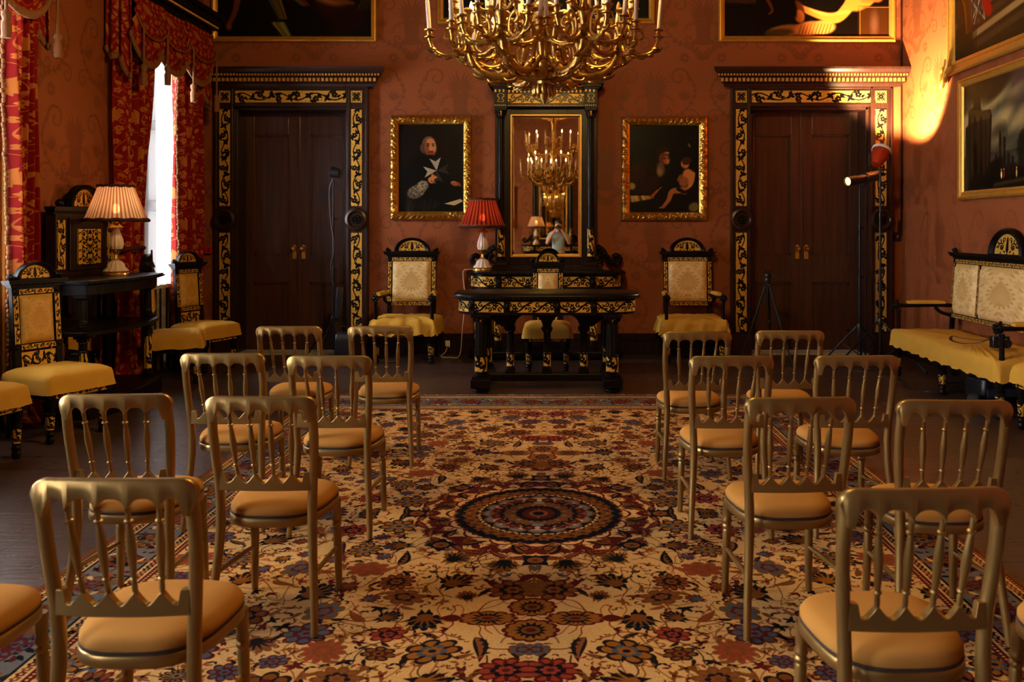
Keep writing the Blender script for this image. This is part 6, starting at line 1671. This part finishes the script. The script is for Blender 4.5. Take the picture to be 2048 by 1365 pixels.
c = MB().at(LM); c.lathe([(.044, .243), (.03, .249), (.0005, .252)], 24, cap=False); c.build('lens', M_['lens'], spot, smooth=60)
c = MB(); c.tube([(.03, .05, .0), (.03, .04, -.07), (-.02, .05, -.09)], .009, 8); c.ball(.03, .075, 0, .016); c.build('yoke', M_['black'], spot)
sp = lamp_light('spot_beam', 'SPOT', LX*.27, PROFILE_W, (1.0, .66, .34), spot, .035, spot_size=radians(50), spot_blend=.6)
sp.rotation_euler = Vector((0, 0, -1)).rotation_difference(LX).to_euler()
# photo tripod
tp = thing('tripod', 'black photo tripod with bare head before the right door', 'tripod', (2.35, 9.62, 0))
MB().lathe([(.018, .62), (.018, .90), (.03, .905), (.034, .93), (.03, .95)], 14).build('centre_column', M_['steel'], tp)
b = MB(); b.lathe([(.04, .84), (.045, .87), (.03, .89)], 14); b.build('collar', M_['black'], tp)
b = MB(); b.lathe([(.026, .945), (.03, .96), (.036, .98), (.032, 1.0), (.022, 1.01)], 14); b.box(-.065, .065, -.028, .028, 1.01, 1.03); b.box(-.05, -.02, -.04, -.02, 1.03, 1.05); b.tube([(.02, 0, .98), (.15, -.05, .93)], .008, 8); b.build('head', M_['black'], tp, bevel=.002)
for k in range(3):
    a = -.9+2*pi*k/3; e = (.34*cos(a), .34*sin(a)); q = MB()
    q.tube([(.03*cos(a), .03*sin(a), .86), (e[0]*.5, e[1]*.5, .45)], .015, 8); q.tube([(e[0]*.46, e[1]*.46, .48), (e[0], e[1], .012)], .011, 8)
    lg = q.build('leg', M_['steel'], tp); MB().ball(e[0]*.5, e[1]*.5, .45, .02).build('leg_lock', M_['black'], lg)
# things on and under the settee
cs = thing('camera', 'black camera lying on the settee by its near arm', 'camera', (3.66, 7.12, .522))
b = MB(); b.cbox(0, 0, .05, .14, .07, .10); b.cbox(0, 0, .105, .06, .06, .035); b.build('camera_body', M_['black'], cs, bevel=.008)
MB().at(T(0, -.03, .05, rx=pi/2)).lathe([(.036, 0), (.038, .05), (.034, .09), (.036, .10), (.03, .10), (.001, .085)], 20).build('camera_lens', M_['black'], cs)
MB().tube(crv([(-.07, 0, .08), (-.16, .02, .04), (-.24, .12, .02), (-.28, .26, .03), (-.25, .30, .06), (-.20, .24, .05), (-.10, .10, .05), (.06, .03, .08)], 8), .015, 6, .25, up=(0, 0, 1)).build('camera_strap', M_['black'], cs)
bg_ = thing('camera_bag', 'dark camera bag lying under the settee end', 'bag', (3.80, 7.55, 0), .2)
MB().loft([[(x*k, y*k, z) for x, y in rrect(.17, .14, .05)] for z, k in ((0, .95), (.03, 1), (.15, 1), (.20, .92), (.215, .7))]).build('bag_body', M_['black'], bg_, smooth=50)
MB().box(-.15, .15, -.16, -.142, .05, .13).build('pocket', M_['jeans'], bg_, bevel=.01)
sh_ = thing('shoe', 'dark striped shoe on the floor under the settee', 'shoe', (3.56, 7.36, 0), 1.2)
MB().loft([[(x*k+o, y*k2, z) for x, y in rrect(.13, .045, .04)] for z, k, k2, o in ((0, 1, 1, 0), (.025, 1.02, 1.03, 0), (.05, .97, .95, -.004), (.07, .7, .85, -.03), (.095, .5, .75, -.055))]).build('upper', M_['jeans'], sh_, smooth=60)
b = MB(); b.slab(rrect(.135, .05, .045), 0, .02); b.build('sole', M_['white'], sh_)
# plug and lamp cord
pg = thing('plug', 'white mains plug on the skirting left of the pier table', 'plug', (-1.31, YB-.046, .13))
MB().box(-.028, .028, -.012, .002, -.04, .04).build('socket_plate', M_['white'], pg, bevel=.003); MB().box(-.02, .02, -.05, -.012, -.025, .022).build('plug_body', M_['white'], pg, bevel=.006)
o = MB().tube(crv([(-.95, 9.97, 1.03), (-1.07, 9.90, 1.03), (-1.085, 9.88, .95), (-1.07, 9.93, .7), (-1.11, 10.0, .3), (-1.14, 10.0, .03), (-1.25, 10.0, .008), (-1.36, 10.05, .01), (-1.33, 10.18, .04), (-1.31, 10.205, .09)], 6), .0045, 6).build('lamp_cord', M_['ivory']); tag(o, 'pale lamp cord trailing from the pier table to the plug', 'cord')
o = MB().tube(crv([(3.1, 9.2, .006), (3.4, 8.6, .006), (3.3, 8.1, .006), (3.55, 7.9, .006), (3.7, 8.3, .006), (3.95, 8.4, .006)], 8), .005, 6).build('power_cable', M_['black']); tag(o, 'black power cable on the floor below the settee', 'cable')

# ------------------------------------------------------------------ the far end of the room and the photographer, seen in the looking glass
pr = dup(pier, (-.135, YF+.001, 0), pi, 'matching pier table at the opposite end, seen only in the looking glass')
table_lamp('lamp with pale pink shade reflected in the looking glass', (-.62, YF+.40, 1.015), 'pale', .26, LAMP_W*.7)
picture('dark_painting', 'narrow gilt framed dark picture reflected at the left of the looking glass', 0, 0, 0, .95, 1.25, .07, PM['dark'], False, pi, loc=(-1.75, YF+.012, 2.1))

def skinned(name, V, E, R, mat, parent, root=0, sub=2):
    me = bpy.data.meshes.new(name); me.from_pydata(V, E, []); me.materials.append(mat)
    o = bpy.data.objects.new(name, me); COL.objects.link(o); o.parent = parent
    s = o.modifiers.new('skin', 'SKIN'); s.use_smooth_shade = True
    for i, v in enumerate(me.skin_vertices[0].data): v.radius = R[i] if isinstance(R[i], tuple) else (R[i], R[i]); v.use_root = (i == root)
    q = o.modifiers.new('subdivision', 'SUBSURF'); q.levels = q.render_levels = sub
    return o
def photographer():
    t = thing('person', 'person in pale blue shirt holding a camera, reflected in the looking glass', 'person', (.02, -.06, 0))
    V = []; E = []; R = []
    def chain(pts, rad, start=None):
        prev = start
        for p, r_ in zip(pts, rad):
            V.append(p); R.append(r_); i = len(V)-1
            if prev is not None: E.append((prev, i))
            prev = i
        return prev
    chain([(0, -.26, .93), (0, -.27, 1.05), (0, -.28, 1.2), (0, -.28, 1.33), (0, -.265, 1.41), (0, -.245, 1.46), (0, -.225, 1.53), (0, -.22, 1.60), (0, -.225, 1.655)], [(.15, .11), (.135, .10), (.15, .105), (.14, .10), (.062, .06), (.055, .055), (.078, .092), (.076, .092), (.04, .05)])
    for s in (-1, 1):
        sh = chain([(s*.165, -.28, 1.36)], [.06], 3)
        e = chain([(s*.235, -.22, 1.24), (s*.27, -.15, 1.12), (s*.20, -.07, 1.27), (s*.10, -.055, 1.42)], [.05, .042, .038, .026], sh)
        pm = chain([(s*.075, -.06, 1.46)], [(.034, .018)], e)
        for k in range(4): chain([(s*.06, -.045-.014*k, 1.485+.004*k), (s*.052, -.03-.014*k, 1.505), (s*.04, -.025-.014*k, 1.512)], [.0095, .009, .008], pm)
        chain([(s*.085, -.085, 1.475), (s*.07, -.10, 1.495)], [.011, .009], pm)
        lg = chain([(s*.09, -.26, .86), (s*.105, -.25, .5), (s*.11, -.27, .10)], [(.095, .09), .062, .045], 0)
        chain([(s*.12, -.18, .045), (s*.13, -.09, .035)], [(.042, .03), (.04, .022)], lg)
    skinned('body', V, E, R, M_['skin'], t)
    h = MB(); h.ball(0, -.245, 1.635, .095, .92, 1.05, .72, 20); h.ball(0, -.275, 1.58, .085, .98, .85, .95, 16); h.build('hair', M_['hair'], t, smooth=80)
    f = MB()
    for s in (-1, 1): f.ball(s*.078, -.215, 1.555, .024, .4, .8, 1.3, 10)
    f.ball(0, -.128, 1.545, .017, .8, 1, 1.3, 10); f.build('ears_and_nose', M_['skin'], t, smooth=80)
    f = MB()
    for s in (-1, 1): f.ball(s*.032, -.143, 1.575, .011, 1.3, .6, .8, 10)
    f.build('eye', M_['white'], t, smooth=80); MB().ball(0, -.140, 1.500, .022, 1.2, .4, .3, 10).build('mouth', M_['redplastic'], t, smooth=80)
    V2 = [(0, -.265, .90), (0, -.27, 1.05), (0, -.28, 1.2), (0, -.28, 1.33), (0, -.268, 1.40)]; E2 = [(0, 1), (1, 2), (2, 3), (3, 4)]; R2 = [(.168, .125), (.155, .118), (.168, .125), (.155, .115), (.075, .075)]
    for s in (-1, 1):
        n = len(V2); V2 += [(s*.165, -.28, 1.36), (s*.235, -.22, 1.24), (s*.25, -.19, 1.18)]; E2 += [(3, n), (n, n+1), (n+1, n+2)]; R2 += [.07, .064, .062]
    skinned('shirt', V2, E2, R2, M_['shirt'], t)
    V3 = [(0, -.26, .93)]; E3 = []; R3 = [(.16, .12)]
    for s in (-1, 1):
        n = len(V3); V3 += [(s*.092, -.26, .84), (s*.105, -.25, .5), (s*.11, -.27, .08)]; E3 += [(0, n), (n, n+1), (n+1, n+2)]; R3 += [(.105, .10), .08, .07]
    skinned('trousers', V3, E3, R3, M_['jeans'], t)
    c = thing('camera', 'black camera held to the eye of the reflected photographer', 'camera', (.02, -.06, 1.52))
    b = MB(); b.cbox(0, -.04, 0, .13, .055, .085); b.cbox(0, -.04, .055, .05, .055, .03); b.build('camera_body', M_['black'], c, bevel=.008)
    MB().at(T(0, -.012, -.005, rx=-pi/2)).lathe([(.034, 0), (.036, .03), (.033, .05), (.035, .055), (.028, .055), (.001, .045)], 20).build('camera_lens', M_['black'], c)
    MB().tube(crv([(-.065, -.05, .02), (-.09, -.12, -.12), (-.07, -.24, -.12), (0, -.29, -.07), (.07, -.24, -.12), (.09, -.12, -.12), (.065, -.05, .02)], 6), .010, 6, .3).build('camera_strap', M_['black'], c)
photographer()
